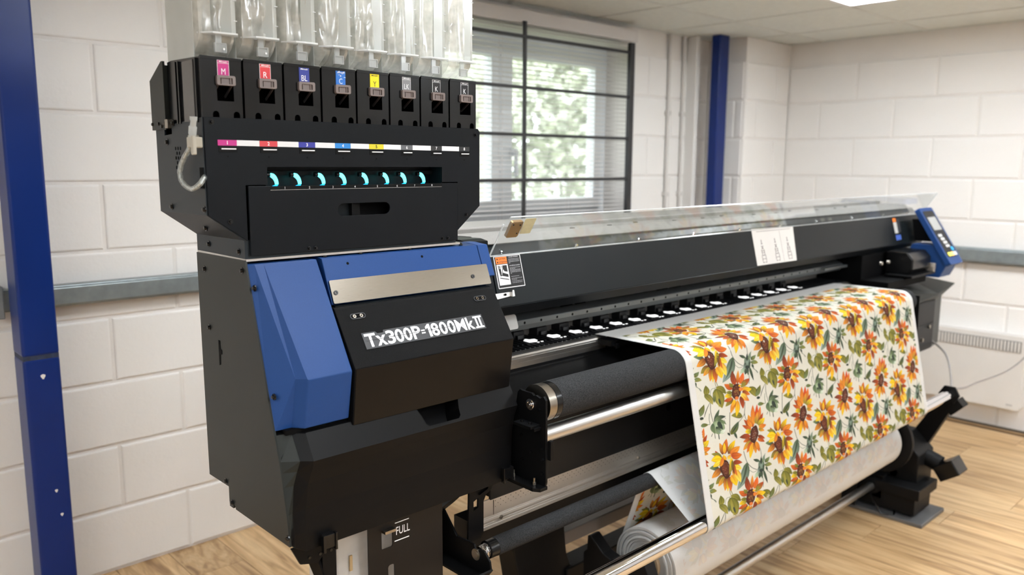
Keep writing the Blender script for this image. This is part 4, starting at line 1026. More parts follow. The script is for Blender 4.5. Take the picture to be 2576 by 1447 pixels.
for i, (ch, colr, cname) in enumerate(PACKS):
    x0 = PX0 + PW8*i; x1 = x0 + PW8 - .0042
    cx = (x0+x1)/2
    t = empty('ink_pack', (cx, 1.45, 1.493))
    tag(t, PK_LABEL[i], 'ink pack', 'ink packs in the cabinet')
    # black case with window and two feet cut-outs
    wx0, wx1 = x0 + .0275, x0 + .0575
    def arch(a, wd, h):
        r = wd/2
        return [(a, 1.4925)] + [(a + r - r*math.cos(math.pi*k/8), 1.4925 + h - r + r*math.sin(math.pi*k/8)) for k in range(9)] + [(a + wd, 1.4925)]
    a1, a2 = x0 + .0185, x0 + .0555
    out = [(x0, 1.4925)] + arch(a1, .0115, .0225) + arch(a2, .0115, .0225) + [(x1, 1.4925), (x1, 1.603), (x0, 1.605)]
    yz = lambda a, b, d: (a, 1.3768 + d, b)
    cs = obj('case_front', MB().plate(out, [[(wx0,1.532),(wx1,1.532),(wx1,1.573),(wx0,1.573)]], yz, 0, .003), PLASTIC, t)
    obj('case_body', MB().prism_x([(1.380,1.4925),(1.52,1.4925),(1.52,1.605),(1.500,1.6065),(1.380,1.604)], x0, x0+.003).prism_x([(1.380,1.4925),(1.52,1.4925),(1.52,1.605),(1.380,1.604)], x1-.003, x1).box(x0, x1, 1.517, 1.52, 1.4925, 1.605).box(x0+.003, x1-.003, 1.381, 1.517, 1.594, 1.602), PLASTIC, t, bevel=.0008)
    obj('case_inner', MB().box(x0+.004, x1-.004, 1.425, 1.43, 1.494, 1.60), DARK, t)
    if i == 0:
        obj('case_side', MB().plate([(1.402,1.497),(1.448,1.497),(1.448,1.60),(1.402,1.601)], [], lambda a, b, d: (d, a, b), x0-.0025, x0), mat('scuffed_black_plastic', srgb(78, 76, 74), .2, var=.08, vscale=14), t, bevel=.001)  # side plate is a paler grey than the case
        for yy in (1.388, 1.462, 1.474): obj('case_rib', MB().box(x0-.004, x0, yy, yy+.004, 1.495, 1.602), PLASTIC, t)
    rim = MB().plate([(x0, 1.6005), (x1, 1.6), (x1, 1.6045), (x0, 1.606)], [], yz, -.0012, .0005)
    obj('case_rim', rim, PLASTIC, t)
    # colour tag with lettering
    ty = lambda a, b, d: (a, 1.3766 - d, b)
    lx0, lx1, lz0, lz1 = x0 + .0295, x0 + .0505, 1.5735, 1.6005
    tg = obj('colour_tag', MB().plate([(lx0,lz0),(lx1,lz0),(lx1,lz1),(lx0,lz1)], [], ty, 0, .0005), WHITEINK if ch in ('K', 'LK', 'R', 'M') else mat('tag_' + ch, colr, .4, var=.05), t)
    tcol = mat('tag_' + ch, colr, .4, var=.05)
    obj('tag_field', MB().plate([(lx0+.0008,lz0),(lx1-.0008,lz0),(lx1-.0008,lz1-.0058),(lx0+.0008,lz1-.0058)], [], ty, .0005, .0008), tcol, tg)
    obj('tag_header', MB().plate([(lx0+.0008,lz1-.0052),(lx1-.0008,lz1-.0052),(lx1-.0008,lz1-.0008),(lx0+.0008,lz1-.0008)], [], ty, .0005, .0008), tcol, tg)
    lw = .0024*len(ch) + .0012
    obj('tag_letter', text_mb(ch, ty, (lx0+lx1)/2-lw, (lx0+lx1)/2+lw, 1.5765, 1.5865, .0010, bold=.0), INK if ch == 'Y' else WHITEINK, tg)
    obj('tag_brand', text_mb('Mimaki', ty, lx0+.0028, lx1-.0028, lz1-.0043, lz1-.0016, .0010, bold=.02, shear=.3), INK if ch == 'Y' else WHITEINK, tg)
    if ch == 'C':
        rn = random.Random(2)
        for q in range(16):
            ax, az = rn.uniform(lx0+.001, lx1-.003), lz1 - abs(rn.gauss(0, .007)) - .001
            obj('scuff', MB().plate([(ax,az),(ax+rn.uniform(.001,.004),az+rn.uniform(-.0006,.0008)),(ax+rn.uniform(0,.002),az+rn.uniform(.0006,.0016))], [], ty, .0008, .0011), WHITEINK, tg)
    # grey lever
    lv_ = obj('lever', MB().plate(rrect(wx0-.0015, wx1+.0015, 1.558, 1.5745, .003), [rrect(wx0+.004, wx1-.004, 1.5605, 1.5705, .0015)], lambda a, b, d: (a, 1.3705 + d, b), 0, .010), GREYCLIP, t, bevel=.0008)
    obj('lever_pad', MB().box(wx0+.0035, wx1-.0035, 1.3735, 1.378, 1.560, 1.571).box(wx0+.0065, wx0+.008, 1.3715, 1.374, 1.560, 1.571).box(wx1-.008, wx1-.0065, 1.3715, 1.374, 1.560, 1.571), GREYCLIP, lv_)
    for lx in (wx0+.003, wx1-.003):
        obj('lever_arm', MB().cbox((lx,1.392,1.550), (.002,.034,.004), Matrix.Rotation(math.radians(-32), 3, 'X')), mat('dark_lever_arm', srgb(70, 64, 62), .4), lv_)
    # pouch, sleeve, ledge and clear tab
    obj('pouch', pouch_mesh(x0+.001, x1-.001, 20+i), POUCH, t, smooth=True)
    sl_ = MB().box(x0+.0005, x0+.0020, 1.400, 1.515, 1.603, 1.93) if i == 0 else MB().box(x0+.0005, x0+.0014, 1.405, 1.515, 1.604, 1.93)
    sl_.box(x0+.002, x1, 1.5135, 1.515, 1.604, 1.93)
    obj('sleeve', sl_, SLEEVE, t)
    obj('sleeve_corner', MB().prism_z([(x1-.030,1.3865),(x1-.012,1.381),(x1-.002,1.386),(x1,1.40),(x1-.0012,1.40),(x1-.003,1.387),(x1-.012,1.3825),(x1-.030,1.388)], 1.646, 1.93), SLEEVE, t, smooth=True)
    for kz in range(6):
        obj('corner_rib', MB().box(x1-.0065, x1-.0005, 1.3832, 1.3850, 1.668 + .034*kz, 1.6695 + .034*kz), LEDGE, t)
    obj('ledge', MB().prism_z([(x0+.004,1.392),(x0+.022,1.369),(x1-.008,1.366),(x1+.0005,1.384),(x1-.004,1.40)], 1.6425, 1.6455), LEDGE, t, bevel=.0006)
    obj('tab_stem', MB().box(cx-.006, cx+.004, 1.378, 1.381, 1.618, 1.643), TAB, t)
    tb_ = obj('clear_tab', MB().plate([(cx-.009,1.6125),(cx+.011,1.6125),(cx+.011,1.6285),(cx-.009,1.6285)], [[(cx-.0075,1.614),(cx+.0095,1.614),(cx+.0095,1.627),(cx-.0075,1.627)]], lambda a, b, d: (a, 1.374 + d, b), 0, .006), TAB, t)
    obj('tab_window', MB().box(cx-.0075, cx+.0095, 1.377, 1.378, 1.614, 1.627), TAB, tb_)
    if i < 2: obj('tab_dot', MB().plate(circle2(cx+.006, 1.6185, .0018, 10), [], lambda a, b, d: (a, 1.3735 + d, b), 0, .001), WHITEINK, tb_)

# ================================================================ TAKE-UP UNIT on the floor in front
T = empty('take_up_unit', (3.4, 1.25, 0))
tag(T, 'black motorised take-up unit with chrome rods standing on the floor', 'take-up unit')
BY, BZ, BR = 1.101, .5035, .0215      # big chrome rod
obj('tension_bar', MB().cyl((.95,BY,BZ),(3.50,BY,BZ), BR, 48), CHROME, T, smooth=True)
obj('bar_flange', MB().ring((3.490,BY,BZ),(3.502,BY,BZ), .004, .040, 6).cyl((3.49,BY,BZ),(3.53,BY,BZ), .014, 14), STAND, T)
obj('tension_arm', MB().prism_x([(1.075,.475),(1.115,.52),(1.265,.26),(1.235,.205),(1.195,.22)], 3.505, 3.545), STAND, T, bevel=.003)
obj('arm_rest', MB().prism_x([(1.045,.462),(1.07,.49),(1.115,.44),(1.09,.415)], 3.50, 3.56), STAND, T, bevel=.002)
CY, CZ = 1.266, .338
obj('roll_flange', MB().cyl((3.225,CY,CZ),(3.245,CY,CZ), .135, 40).cyl((3.245,CY,CZ),(3.36,CY,CZ), .05, 24), STAND, T, smooth=True)
gb = obj('gear_box', MB().prism_x([(1.15,.10),(1.15,.26),(1.22,.33),(1.36,.33),(1.40,.10)], 3.36, 3.52), STAND, T, bevel=.004)
obj('drive_motor', MB().cyl((3.46,1.16,.235),(3.46,1.10,.215), .035, 20), STAND, T, smooth=True)
obj('motor_head', MB().cbox((3.47,1.065,.205), (.10,.085,.065), Matrix.Rotation(math.radians(-35), 3, 'X')), PLASTIC, T, bevel=.004)
obj('base_box', MB().box(3.30, 3.47, 1.13, 1.38, .025, .10).box(3.28, 3.48, 1.11, 1.38, .10, .145), STAND, T, bevel=.004)
obj('base_plate', MB().box(3.265, 3.51, 1.085, 1.42, 0, .016), mat('grey_floor_plate', srgb(112, 112, 114), .5, metal=.4, var=.06), T, bevel=.003)
TY, TZ = 1.300, .113
obj('spread_rod', MB().cyl((1.1,TY,TZ),(3.30,TY,TZ), .0165, 28), ALU, T, smooth=True)
obj('rod_clamp', MB().cyl((3.285,TY,TZ),(3.36,TY,TZ), .036, 20).box(3.30, 3.345, 1.26, 1.345, .06, .16), STAND, T, bevel=.003)
obj('spread_rod', MB().cyl((3.36,1.245,.165),(3.46,1.245,.165), .017, 20), STEEL, T, smooth=True)
obj('sensor_bracket', MB().box(3.245, 3.255, 1.345, 1.405, .02, .19).box(3.245, 3.30, 1.36, 1.39, .02, .03), STAND, T, bevel=.002)
obj('sensor_cable', MB().tube([(3.30,1.33,.10),(3.27,1.28,.06),(3.25,1.24,.02),(3.28,1.20,.012),(3.34,1.22,.03),(3.36,1.28,.08)], .004, 8), PLASTIC, T, smooth=True)
# left holder of the roll
lh = obj('roll_holder', MB().prism_x([(1.40,.02),(1.40,.36),(1.388,.372),(1.386,.413),(1.376,.416),(1.330,.380),(1.30,.372),(1.24,.410),(1.19,.40),(1.16,.34),(1.16,.02)], 1.60, 1.64), STAND, T, bevel=.003)
obj('holder_ring', MB().ring((1.594,1.275,.335),(1.600,1.275,.335), .026, .034, 24), COVER, lh)
obj('holder_arm', MB().prism_x([(1.085,.47),(1.12,.50),(1.24,.38),(1.20,.34)], .93, .965), STAND, T, bevel=.003)
obj('holder_base', MB().box(1.52, 1.72, 1.10, 1.42, 0, .04), STAND, T, bevel=.004)
obj('holder_arm_post', MB().box(.93, .965, 1.19, 1.26, 0, .38), STAND, T, bevel=.003)

# ================================================================ THE PRINTED CLOTH
FX0, FX1 = 1.715, 3.200
CR = .0449            # cloth radius over the feed roller
def arc(cy, cz, r, a0, a1, n):
    return [(cy + r*math.cos(math.radians(a0 + (a1-a0)*k/n)), cz + r*math.sin(math.radians(a0 + (a1-a0)*k/n))) for k in range(n+1)]
def line(p, q, n): return [(p[0] + (q[0]-p[0])*k/n, p[1] + (q[1]-p[1])*k/n) for k in range(n)]
a_top = arc(RY, RZ, CR, 90, 168, 16)
rod_in = arc(BY, BZ, BR+.0010, 168, 306, 12)
# contact directions on the winding roll
RRAD = .1015
low = arc(LY, LZ, LR+.0009, 126, 18, 12)
roll_in = arc(CY, CZ, RRAD+.0006, 20, -60, 8)
path = line((1.474, .9508), (1.40, .9520), 4) + line((1.40, .9520), a_top[0], 8) + a_top[:-1] + line(a_top[-1], rod_in[0], 14) + rod_in[:-1] + line(rod_in[-1], low[0], 8) + low[:-1] + line(low[-1], roll_in[0], 8) + roll_in
Pts = [Vector(p) for p in path]
SS = [0.0]
for a, b in zip(Pts, Pts[1:]): SS.append(SS[-1] + (b-a).length)
def normal2(i):
    a = Pts[max(i-1, 0)]; b = Pts[min(i+1, len(Pts)-1)]
    t = (b-a).normalized()
    return Vector((t.y, -t.x))       # towards the printed side
NR = [normal2(i) for i in range(len(Pts))]
# the printed side faces up on the platen
if NR[0].y < 0: NR = [-n for n in NR]
def at_s(s):
    s = max(SS[0], min(SS[-1]-1e-6, s))
    lo, hi = 0, len(SS)-1
    while hi - lo > 1:
        mid = (lo+hi)//2
        if SS[mid] <= s: lo = mid
        else: hi = mid
    f = (s - SS[lo])/(SS[hi]-SS[lo])
    return Pts[lo]*(1-f) + Pts[hi]*f, (NR[lo]*(1-f) + NR[hi]*f).normalized()
# arc length of the reference point on the front fall (1.163, .87)
S_REF = min(range(len(Pts)), key=lambda i: (Pts[i]-Vector((1.163, .87))).length)
best = 1e9
for i in range(20, 45):
    a, b = Pts[i], Pts[i+1]; t = max(0, min(1, (Vector((1.163, .87))-a).dot(b-a)/(b-a).length_squared))
    d = (a + (b-a)*t - Vector((1.163, .87))).length
    if d < best: best = d; s_ref = SS[i] + t*(SS[i+1]-SS[i])
S_ROD = SS[4+8+16+14]       # first touch of the chrome rod
F = empty('printed_cloth', (2.45, 1.2, .23))
tag(F, 'white cloth printed with orange and yellow sunflowers draped over the rollers onto a roll', 'cloth')
CLOTH = mat('white_woven_cloth', srgb(203, 201, 198), .85, var=.02, vscale=300, bump=.08, bscale=900, spec=.2)
CREAM = mat('cream_print_ground', srgb(204, 200, 187), .85, var=.02, vscale=200, bump=.08, bscale=900, spec=.2)
def sheet(u0, u1, s0, s1, off, th, nu=2):
    ss = sorted(set([s0, s1] + [s for s in SS if s0 < s < s1]))
    L = []
    for s in ss:
        p, n = at_s(s)
        L.append([(u0, *(p + n*(off+th))), (u1, *(p + n*(off+th))), (u1, *(p + n*off)), (u0, *(p + n*off))])
    return MB().loft(L)
obj('cloth_sheet', sheet(FX0, FX1, 0, SS[-1], -.0003, .0006), CLOTH, F, smooth=True)
S_PRINT = .075
obj('print_ground', sheet(FX0+.027, FX1-.027, S_PRINT, SS[-1]-.05, .00032, .00006), CREAM, F, smooth=True)
# wound roll
obj('wound_roll', MB().cyl((FX0-.002,CY,CZ),(FX1+.004,CY,CZ), RRAD, 72), CLOTH, F, smooth=True)
for k, r in enumerate((.058,.066,.074,.081,.088,.094,.0995)):
    e = .0035 + .0018*((k*37) % 5)
    obj('roll_layer', MB().ring((FX0-.002-e,CY,CZ),(FX0,CY,CZ), r-.0026, r+.0026, 48), CLOTH, F, smooth=True)
    obj('roll_layer', MB().ring((FX1,CY,CZ),(FX1+.004+e*.5,CY,CZ), r-.0026, r+.0026, 48), CLOTH, F, smooth=True)
obj('core_tube', MB().ring((FX0-.012,CY,CZ),(FX1+.02,CY,CZ), .038, .046, 32), mat('card_core', srgb(176, 150, 118), .8), F, smooth=True)
# pencil-thin selvedge line
obj('selvedge', sheet(FX0+.0012, FX0+.0022, .03, SS[-1]-.06, .00032, .0001), mat('selvedge_thread', srgb(150, 146, 142), .8), F)

# ---- the floral print: vector petals laid on the cloth
H1 = [0.000281112, -3.85675e-05, 0.015154, 5.1409e-05, 0.000165215, -0.106361, -9.14832e-05, 1.24707e-05, 1.0]
H2 = [0.000302822, -4.15462e-05, -0.00209607, 5.53795e-05, 0.000177975, 0.118362, -9.85487e-05, 1.34339e-05, 1.0]
def hm(h, p):
    w = h[6]*p[0] + h[7]*p[1] + h[8]
    return ((h[0]*p[0] + h[1]*p[1] + h[2])/w, (h[3]*p[0] + h[4]*p[1] + h[5])/w)
c_ = lambda r, g, b: tuple(v*.78 for v in srgb(r, g, b)[:3])
YEL, YEL2, ORG, ORG2, RED, BRN, OLV, OLV2, DKB = c_(250,206,30), c_(252,226,90), c_(238,156,50), c_(222,116,42), c_(184,78,36), c_(124,62,40), c_(150,142,58), c_(112,112,46), c_(52,34,28)
GRN, GRN2, DKG, TEAL, PALE = c_(120,138,96), c_(86,104,78), c_(58,68,58), c_(142,160,146), c_(196,214,176)
motif = []      # list of (kind, hom, data)
def pet(h, x0, y0, x1, y1, w, cb, ct, bend=0.0, edge=None, full=.5): motif.append(('p', h, (x0, y0, x1, y1, w, cb, ct, bend, edge, full)))
def ell(h, x, y, rx, ry, ang, cc, ce): motif.append(('e', h, (x, y, rx, ry, ang, cc, ce)))
def stem(h, pts, w, c=DKG): motif.append(('s', h, (pts, w, c)))
def brk(): motif.append(('b', None, None))
# big yellow sunflower (traced proportions of the repeat)
stem(H2, [(515,850),(525,880),(545,925)], 9, OLV2)
pet(H2, 345,545, 212,545, 66, DKG, GRN, 6)
pet(H2, 742,470, 600,855, 104, GRN2, TEAL, -26); pet(H2, 735,500, 640,800, 22, DKG, GRN2, -14)
pet(H2, 400,352, 352,190, 64, BRN, ORG, 10); pet(H2, 352,388, 290,300, 40, BRN, RED)
pet(H2, 425,345, 452,130, 74, BRN, ORG2, -6); pet(H2, 420,340, 420,190, 44, ORG, YEL)
pet(H2, 478,345, 572,150, 70, BRN, YEL, -8); pet(H2, 505,350, 640,235, 84, ORG2, ORG)
pet(H2, 515,372, 668,352, 92, RED, ORG2, 8); pet(H2, 385,395, 236,345, 60, OLV2, OLV, 14)
pet(H2, 385,415, 235,440, 96, YEL, YEL, 12); pet(H2, 370,450, 262,530, 62, YEL2, YEL)
pet(H2, 538,470, 674,462, 62, BRN, RED, -8)
pet(H2, 365,545, 243,685, 78, BRN, ORG, -8); pet(H2, 405,640, 300,770, 76, BRN, OLV, -6)
pet(H2, 420,660, 338,800, 58, OLV, ORG); pet(H2, 440,670, 430,862, 60, BRN, ORG, -4)
pet(H2, 465,670, 470,872, 40, BRN, YEL); pet(H2, 490,660, 512,866, 62, BRN, ORG2)
pet(H2, 520,640, 592,790, 92, ORG, YEL, -8); pet(H2, 545,560, 652,740, 96, ORG, YEL2, -10)
pet(H2, 560,520, 664,550, 78, YEL, YEL2); pet(H2, 530,450, 600,650, 50, BRN, ORG2, 10)
ell(H2, 432,550, 72,140, -14, BRN, DKB)
for q in range(26):
    rn = random.Random(q); a = rn.uniform(0, 6.3); r = rn.uniform(.1, .85)
    ell(H2, 432 + 60*r*math.cos(a) - 20*r*math.sin(a)*.5, 550 + 120*r*math.sin(a), 6, 6, 0, c_(176,120,92), c_(110,70,52))
pet(H2, 520,400, 484,640, 52, YEL, OLV, -12); pet(H2, 525,430, 560,640, 34, OLV2, BRN, 6)
pet(H2, 362,520, 400,370, 46, ORG, ORG2, 6); pet(H2, 470,420, 505,350, 44, YEL2, ORG); pet(H2, 440,430, 400,355, 40, ORG, YEL)
brk()
# round orange flower
pet(H1, 955,685, 1060,835, 104, OLV2, OLV, -16); pet(H1, 1070,800, 1112,668, 56, DKG, OLV2)
pet(H1, 850,1130, 680,1120, 84, OLV2, OLV, 14)
pet(H1, 735,660, 694,438, 76, RED, BRN, -8); pet(H1, 775,640, 786,432, 46, RED, ORG); pet(H1, 815,640, 862,465, 66, ORG2, c_(240,110,50), 4)
pet(H1, 840,670, 956,556, 78, OLV, RED); pet(H1, 830,690, 900,610, 40, OLV, OLV)
pet(H1, 840,715, 990,715, 84, ORG, YEL, 10); pet(H1, 850,750, 968,800, 66, BRN, ORG2, 6)
pet(H1, 835,785, 955,895, 82, YEL2, ORG2, 12); pet(H1, 820,830, 862,1018, 62, BRN, RED, -8)
pet(H1, 775,890, 758,1135, 66, ORG, YEL, -10); pet(H1, 745,890, 672,1090, 62, RED, ORG, 6); pet(H1, 735,880, 690,1000, 56, YEL, ORG)
pet(H1, 705,860, 592,985, 62, BRN, OLV); pet(H1, 695,850, 566,905, 58, ORG2, RED, -6)
pet(H1, 690,800, 578,838, 70, OLV, YEL); pet(H1, 690,770, 600,770, 46, OLV2, OLV)
pet(H1, 695,720, 572,645, 74, RED, ORG2); pet(H1, 705,690, 648,628, 54, OLV2, OLV)
ell(H1, 755,755, 68,122, 6, BRN, DKB)
for q in range(22):
    rn = random.Random(q+50); a = rn.uniform(0, 6.3); r = rn.uniform(.1, .8)
    ell(H1, 755 + 56*r*math.cos(a), 755 + 105*r*math.sin(a), 6, 6, 0, c_(190,160,80), c_(120,84,50))
ell(H1, 820,720, 28,30, 0, c_(240,150,70), ORG2); ell(H1, 762,855, 28,26, 0, c_(238,140,80), ORG2); ell(H1, 805,665, 20,18, 0, YEL, ORG)
brk()
# tall orange flower
pet(H1, 1010,1290, 938,1105, 78, RED, ORG, -6); pet(H1, 1025,1250, 1008,955, 66, ORG, ORG2, -6); pet(H1, 1060,1240, 1072,945, 54, RED, c_(224,84,40))
pet(H1, 1075,1250, 1122,975, 58, OLV, c_(236,120,50), 4); pet(H1, 1050,1240, 1080,1060, 50, OLV, ORG); pet(H1, 1090,1260, 1164,1070, 46, BRN, RED)
pet(H1, 1090,1265, 1188,1150, 74, OLV, YEL); pet(H1, 1100,1295, 1212,1255, 66, ORG, ORG2); pet(H1, 1095,1320, 1186,1345, 52, OLV, ORG)
pet(H1, 975,1310, 872,1180, 56, BRN, RED, 6); pet(H1, 985,1330, 846,1265, 56, ORG2, RED); pet(H1, 980,1350, 890,1370, 74, OLV, YEL)
pet(H1, 990,1290, 916,1180, 60, ORG, ORG2)
pet(H2, 785,95, 632,115, 66, RED, BRN, 6); pet(H2, 790,130, 684,180, 52, BRN, ORG2)
pet(H2, 790,160, 684,296, 58, OLV, ORG); pet(H2, 800,170, 735,330, 50, RED, ORG2, -4); pet(H2, 820,185, 782,408, 56, ORG, YEL, 6)
pet(H2, 845,180, 862,338, 50, BRN, ORG); pet(H2, 865,170, 912,312, 52, ORG, ORG2); pet(H2, 885,130, 985,172, 52, ORG2, RED, -6); pet(H2, 890,90, 990,125, 46, BRN, RED)
ell(H2, 838,70, 56,125, 8, BRN, DKB)
for q in range(22):
    rn = random.Random(q+90); a = rn.uniform(0, 6.3); r = rn.uniform(.1, .85)
    ell(H2, 838 + 46*r*math.cos(a), 70 + 105*r*math.sin(a), 5, 5, 0, c_(190,170,150), c_(110,80,70))
brk()
# green bud
stem(H1, [(400,1390),(380,1440)], 8, DKG); stem(H1, [(430,1390),(440,1470)], 8, DKG); stem(H1, [(490,1400),(500,1480)], 14, DKG)
ell(H1, 485,1290, 98,108, 10, PALE, GRN)
pet(H1, 425,1210, 500,1022, 46, DKG, GRN2); pet(H1, 430,1190, 600,1130, 62, GRN, DKG, -14); pet(H1, 480,1190, 606,1250, 46, GRN2, GRN, -10)
pet(H1, 400,1240, 440,1400, 62, GRN2, GRN, 20); pet(H1, 480,1210, 555,1330, 60, DKG, DKG, 6); pet(H1, 450,1290, 530,1380, 60, DKG, GRN)
pet(H1, 440,1330, 560,1390, 42, GRN, TEAL); pet(H1, 520,1390, 590,1330, 50, PALE, c_(236,240,226))
stem(H1, [(560,1130),(600,1170)], 5, DKG); stem(H1, [(570,1180),(605,1260)], 5, DKG)
brk()
# spiky bud
stem(H1, [(650,60),(690,200),(730,270),(790,330),(865,368)], 9, c_(86,90,82)); stem(H1, [(715,330),(760,370),(800,395),(860,378)], 6, GRN2)
stem(H1, [(880,0),(915,90),(928,200)], 7, c_(86,90,82)); stem(H1, [(945,480),(955,560),(950,640)], 7, DKG); stem(H1, [(1010,405),(1050,430),(1080,475)], 5, DKG)
ell(H1, 925,310, 50,86, 0, TEAL, GRN2)
pet(H1, 895,245, 798,205, 40, GRN2, DKG); pet(H1, 920,290, 922,175, 30, DKG, DKG); pet(H1, 945,270, 972,155, 36, GRN, TEAL)
pet(H1, 975,270, 1046,205, 42, GRN2, GRN); pet(H1, 975,310, 1085,322, 44, OLV2, OLV); pet(H1, 955,380, 1022,592, 34, GRN2, DKG)
pet(H1, 905,390, 815,485, 56, TEAL, PALE); pet(H1, 920,400, 890,500, 50, GRN2, DKG); pet(H1, 930,390, 935,510, 30, DKG, GRN2); pet(H1, 895,320, 870,420, 34, DKG, TEAL); pet(H1, 955,300, 960,420, 24, DKG, GRN2)
ell(H1, 925,385, 34,26, 0, DKG, DKG)
brk()
# olive bud, twin leaf, berries, single leaves, stems
stem(H1, [(435,590),(440,650),(458,690)], 8, OLV2); stem(H1, [(440,710),(390,715),(365,760),(358,820)], 6, GRN2); stem(H1, [(440,690),(420,800),(400,860),(375,930)], 6, OLV2)
stem(H1, [(362,915),(320,1000),(290,1080),(272,1150)], [4,10,12,5], DKG); stem(H1, [(368,930),(366,1040),(385,1140),(410,1225)], 8, DKG); stem(H1, [(350,1090),(345,1180),(358,1250),(325,1255)], 8, GRN2)
stem(H1, [(660,1070),(658,1250),(660,1430)], 10, c_(92,92,80)); stem(H1, [(890,910),(884,1050),(870,1120),(790,1225)], 8, c_(92,92,80)); stem(H1, [(880,1070),(895,1150),(922,1200)], 8, c_(92,92,80))
pet(H1, 452,690, 605,790, 84, OLV, OLV2, -18); pet(H1, 440,720, 545,1010, 150, OLV2, OLV, -8, full=.45); pet(H1, 425,770, 420,930, 46, OLV, GRN2)
pet(H1, 450,740, 500,1000, 40, OLV, c_(176,170,84)); pet(H1, 490,860, 520,960, 24, DKG, DKG)
pet(H1, 300,815, 290,662, 84, OLV, OLV2, 10); pet(H1, 275,800, 402,955, 84, OLV2, c_(172,160,80), -20)
pet(H1, 192,1140, 268,950, 66, GRN, OLV2, 8); ell(H1, 230,1166, 32,22, -15, DKG, DKG); pet(H1, 220,1280, 332,1258, 54, GRN, OLV2, -4)
pet(H1, 676,1405, 792,1205, 80, OLV2, GRN2, 10); pet(H1, 690,1380, 780,1225, 14, DKG, DKG, 6); pet(H1, 725,1370, 770,1470, 34, GRN2, DKG); pet(H1, 625,1380, 662,1425, 26, DKG, DKG)
stem(H1, [(108,395),(98,470),(118,560),(125,620),(160,690),(205,720),(228,752)], 7, GRN2)
pet(H1, 122,545, 190,455, 46, OLV2, GRN); pet(H1, 122,570, 232,585, 50, GRN, OLV, -6); pet(H1, 120,610, 150,680, 34, GRN2, DKG)
PU, PV = .2825, .2925
def tess():
    """petals as uv vertices with colours; list of (verts uv, colours, faces, layer)"""
    outl = []; lay_ = 0
    for kind, h, d in motif:
        if kind == 'b': lay_ = 0; continue
        lay_ += 1
        vs, cs, fs = [], [], []
        if kind == 'p':
            x0, y0, x1, y1, w, cb, ct, bend, edge, full = d
            dx, dy = x1-x0, y1-y0; Ln = math.hypot(dx, dy); nx, ny = -dy/Ln, dx/Ln; n = 8
            for k in range(n+1):
                t = k/n
                wd = w*.5*(math.sin(math.pi*min(1, t**.8))**.85)*(1 if t < 1 else 0) + (w*.10*(1-t))
                bx = x0 + dx*t + nx*bend*math.sin(math.pi*t); by = y0 + dy*t + ny*bend*math.sin(math.pi*t)
                g = max(0, min(1, (t-.05)/.75)); base = [cb[i]*(1-g) + ct[i]*g for i in range(3)]
                for j, q in enumerate((-1, -.45, 0, .45, 1)):
                    vs.append(hm(h, (bx + nx*wd*q, by + ny*wd*q)))
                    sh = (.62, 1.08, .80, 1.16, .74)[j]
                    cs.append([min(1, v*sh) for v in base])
            for k in range(n):
                for j in range(4):
                    a = k*5 + j; fs.append((a, a+1, a+6, a+5))
        elif kind == 'e':
            x, y, rx, ry, an, cc, ce = d
            n = 8 if rx < 10 else 20; ca, sa = math.cos(math.radians(an)), math.sin(math.radians(an))
            vs.append(hm(h, (x, y))); cs.append(cc)
            for rr in ((1,) if rx < 10 else (.6, 1)):
                for k in range(n):
                    a = 2*math.pi*k/n; j = 1 + (.05*math.sin(5*a+x) if rx > 10 else 0)
                    px, py = rx*rr*j*math.cos(a), ry*rr*j*math.sin(a)
                    vs.append(hm(h, (x + px*ca - py*sa, y + px*sa + py*ca))); cs.append([cc[i]*(1-rr*.9) + ce[i]*rr*.9 for i in range(3)])
            fs += [(0, 1+k, 1+(k+1) % n) for k in range(n)]
            if rx >= 10: fs += [(1+k, 1+n+k, 1+n+(k+1) % n, 1+(k+1) % n) for k in range(n)]
        else:
            pts, w, c = d; n = len(pts)
            ws = w if isinstance(w, list) else [w]*n
            # smooth the polyline
            P2 = []; W2 = []
            for k in range(n-1):
                p0 = pts[max(k-1, 0)]; p1 = pts[k]; p2 = pts[k+1]; p3 = pts[min(k+2, n-1)]
                for q in range(5):
                    t = q/5
                    P2.append(tuple(.5*((2*p1[i]) + (-p0[i]+p2[i])*t + (2*p0[i]-5*p1[i]+4*p2[i]-p3[i])*t*t + (-p0[i]+3*p1[i]-3*p2[i]+p3[i])*t*t*t) for i in range(2)))
                    W2.append(ws[k]*(1-t) + ws[k+1]*t)
            P2.append(pts[-1]); W2.append(ws[-1]*.5)
            for k, p in enumerate(P2):
                a = P2[max(k-1, 0)]; b = P2[min(k+1, len(P2)-1)]; L_ = math.hypot(b[0]-a[0], b[1]-a[1]) or 1
                ex, ey = -(b[1]-a[1])/L_*W2[k]*.5, (b[0]-a[0])/L_*W2[k]*.5
                vs += [hm(h, (p[0]-ex, p[1]-ey)), hm(h, (p[0]+ex, p[1]+ey))]; cs += [c, [v*1.25 for v in c]]
            fs = [(2*k, 2*k+1, 2*k+3, 2*k+2) for k in range(len(P2)-1)]
        outl.append((vs, cs, fs, lay_))
    return outl
TILE = tess()
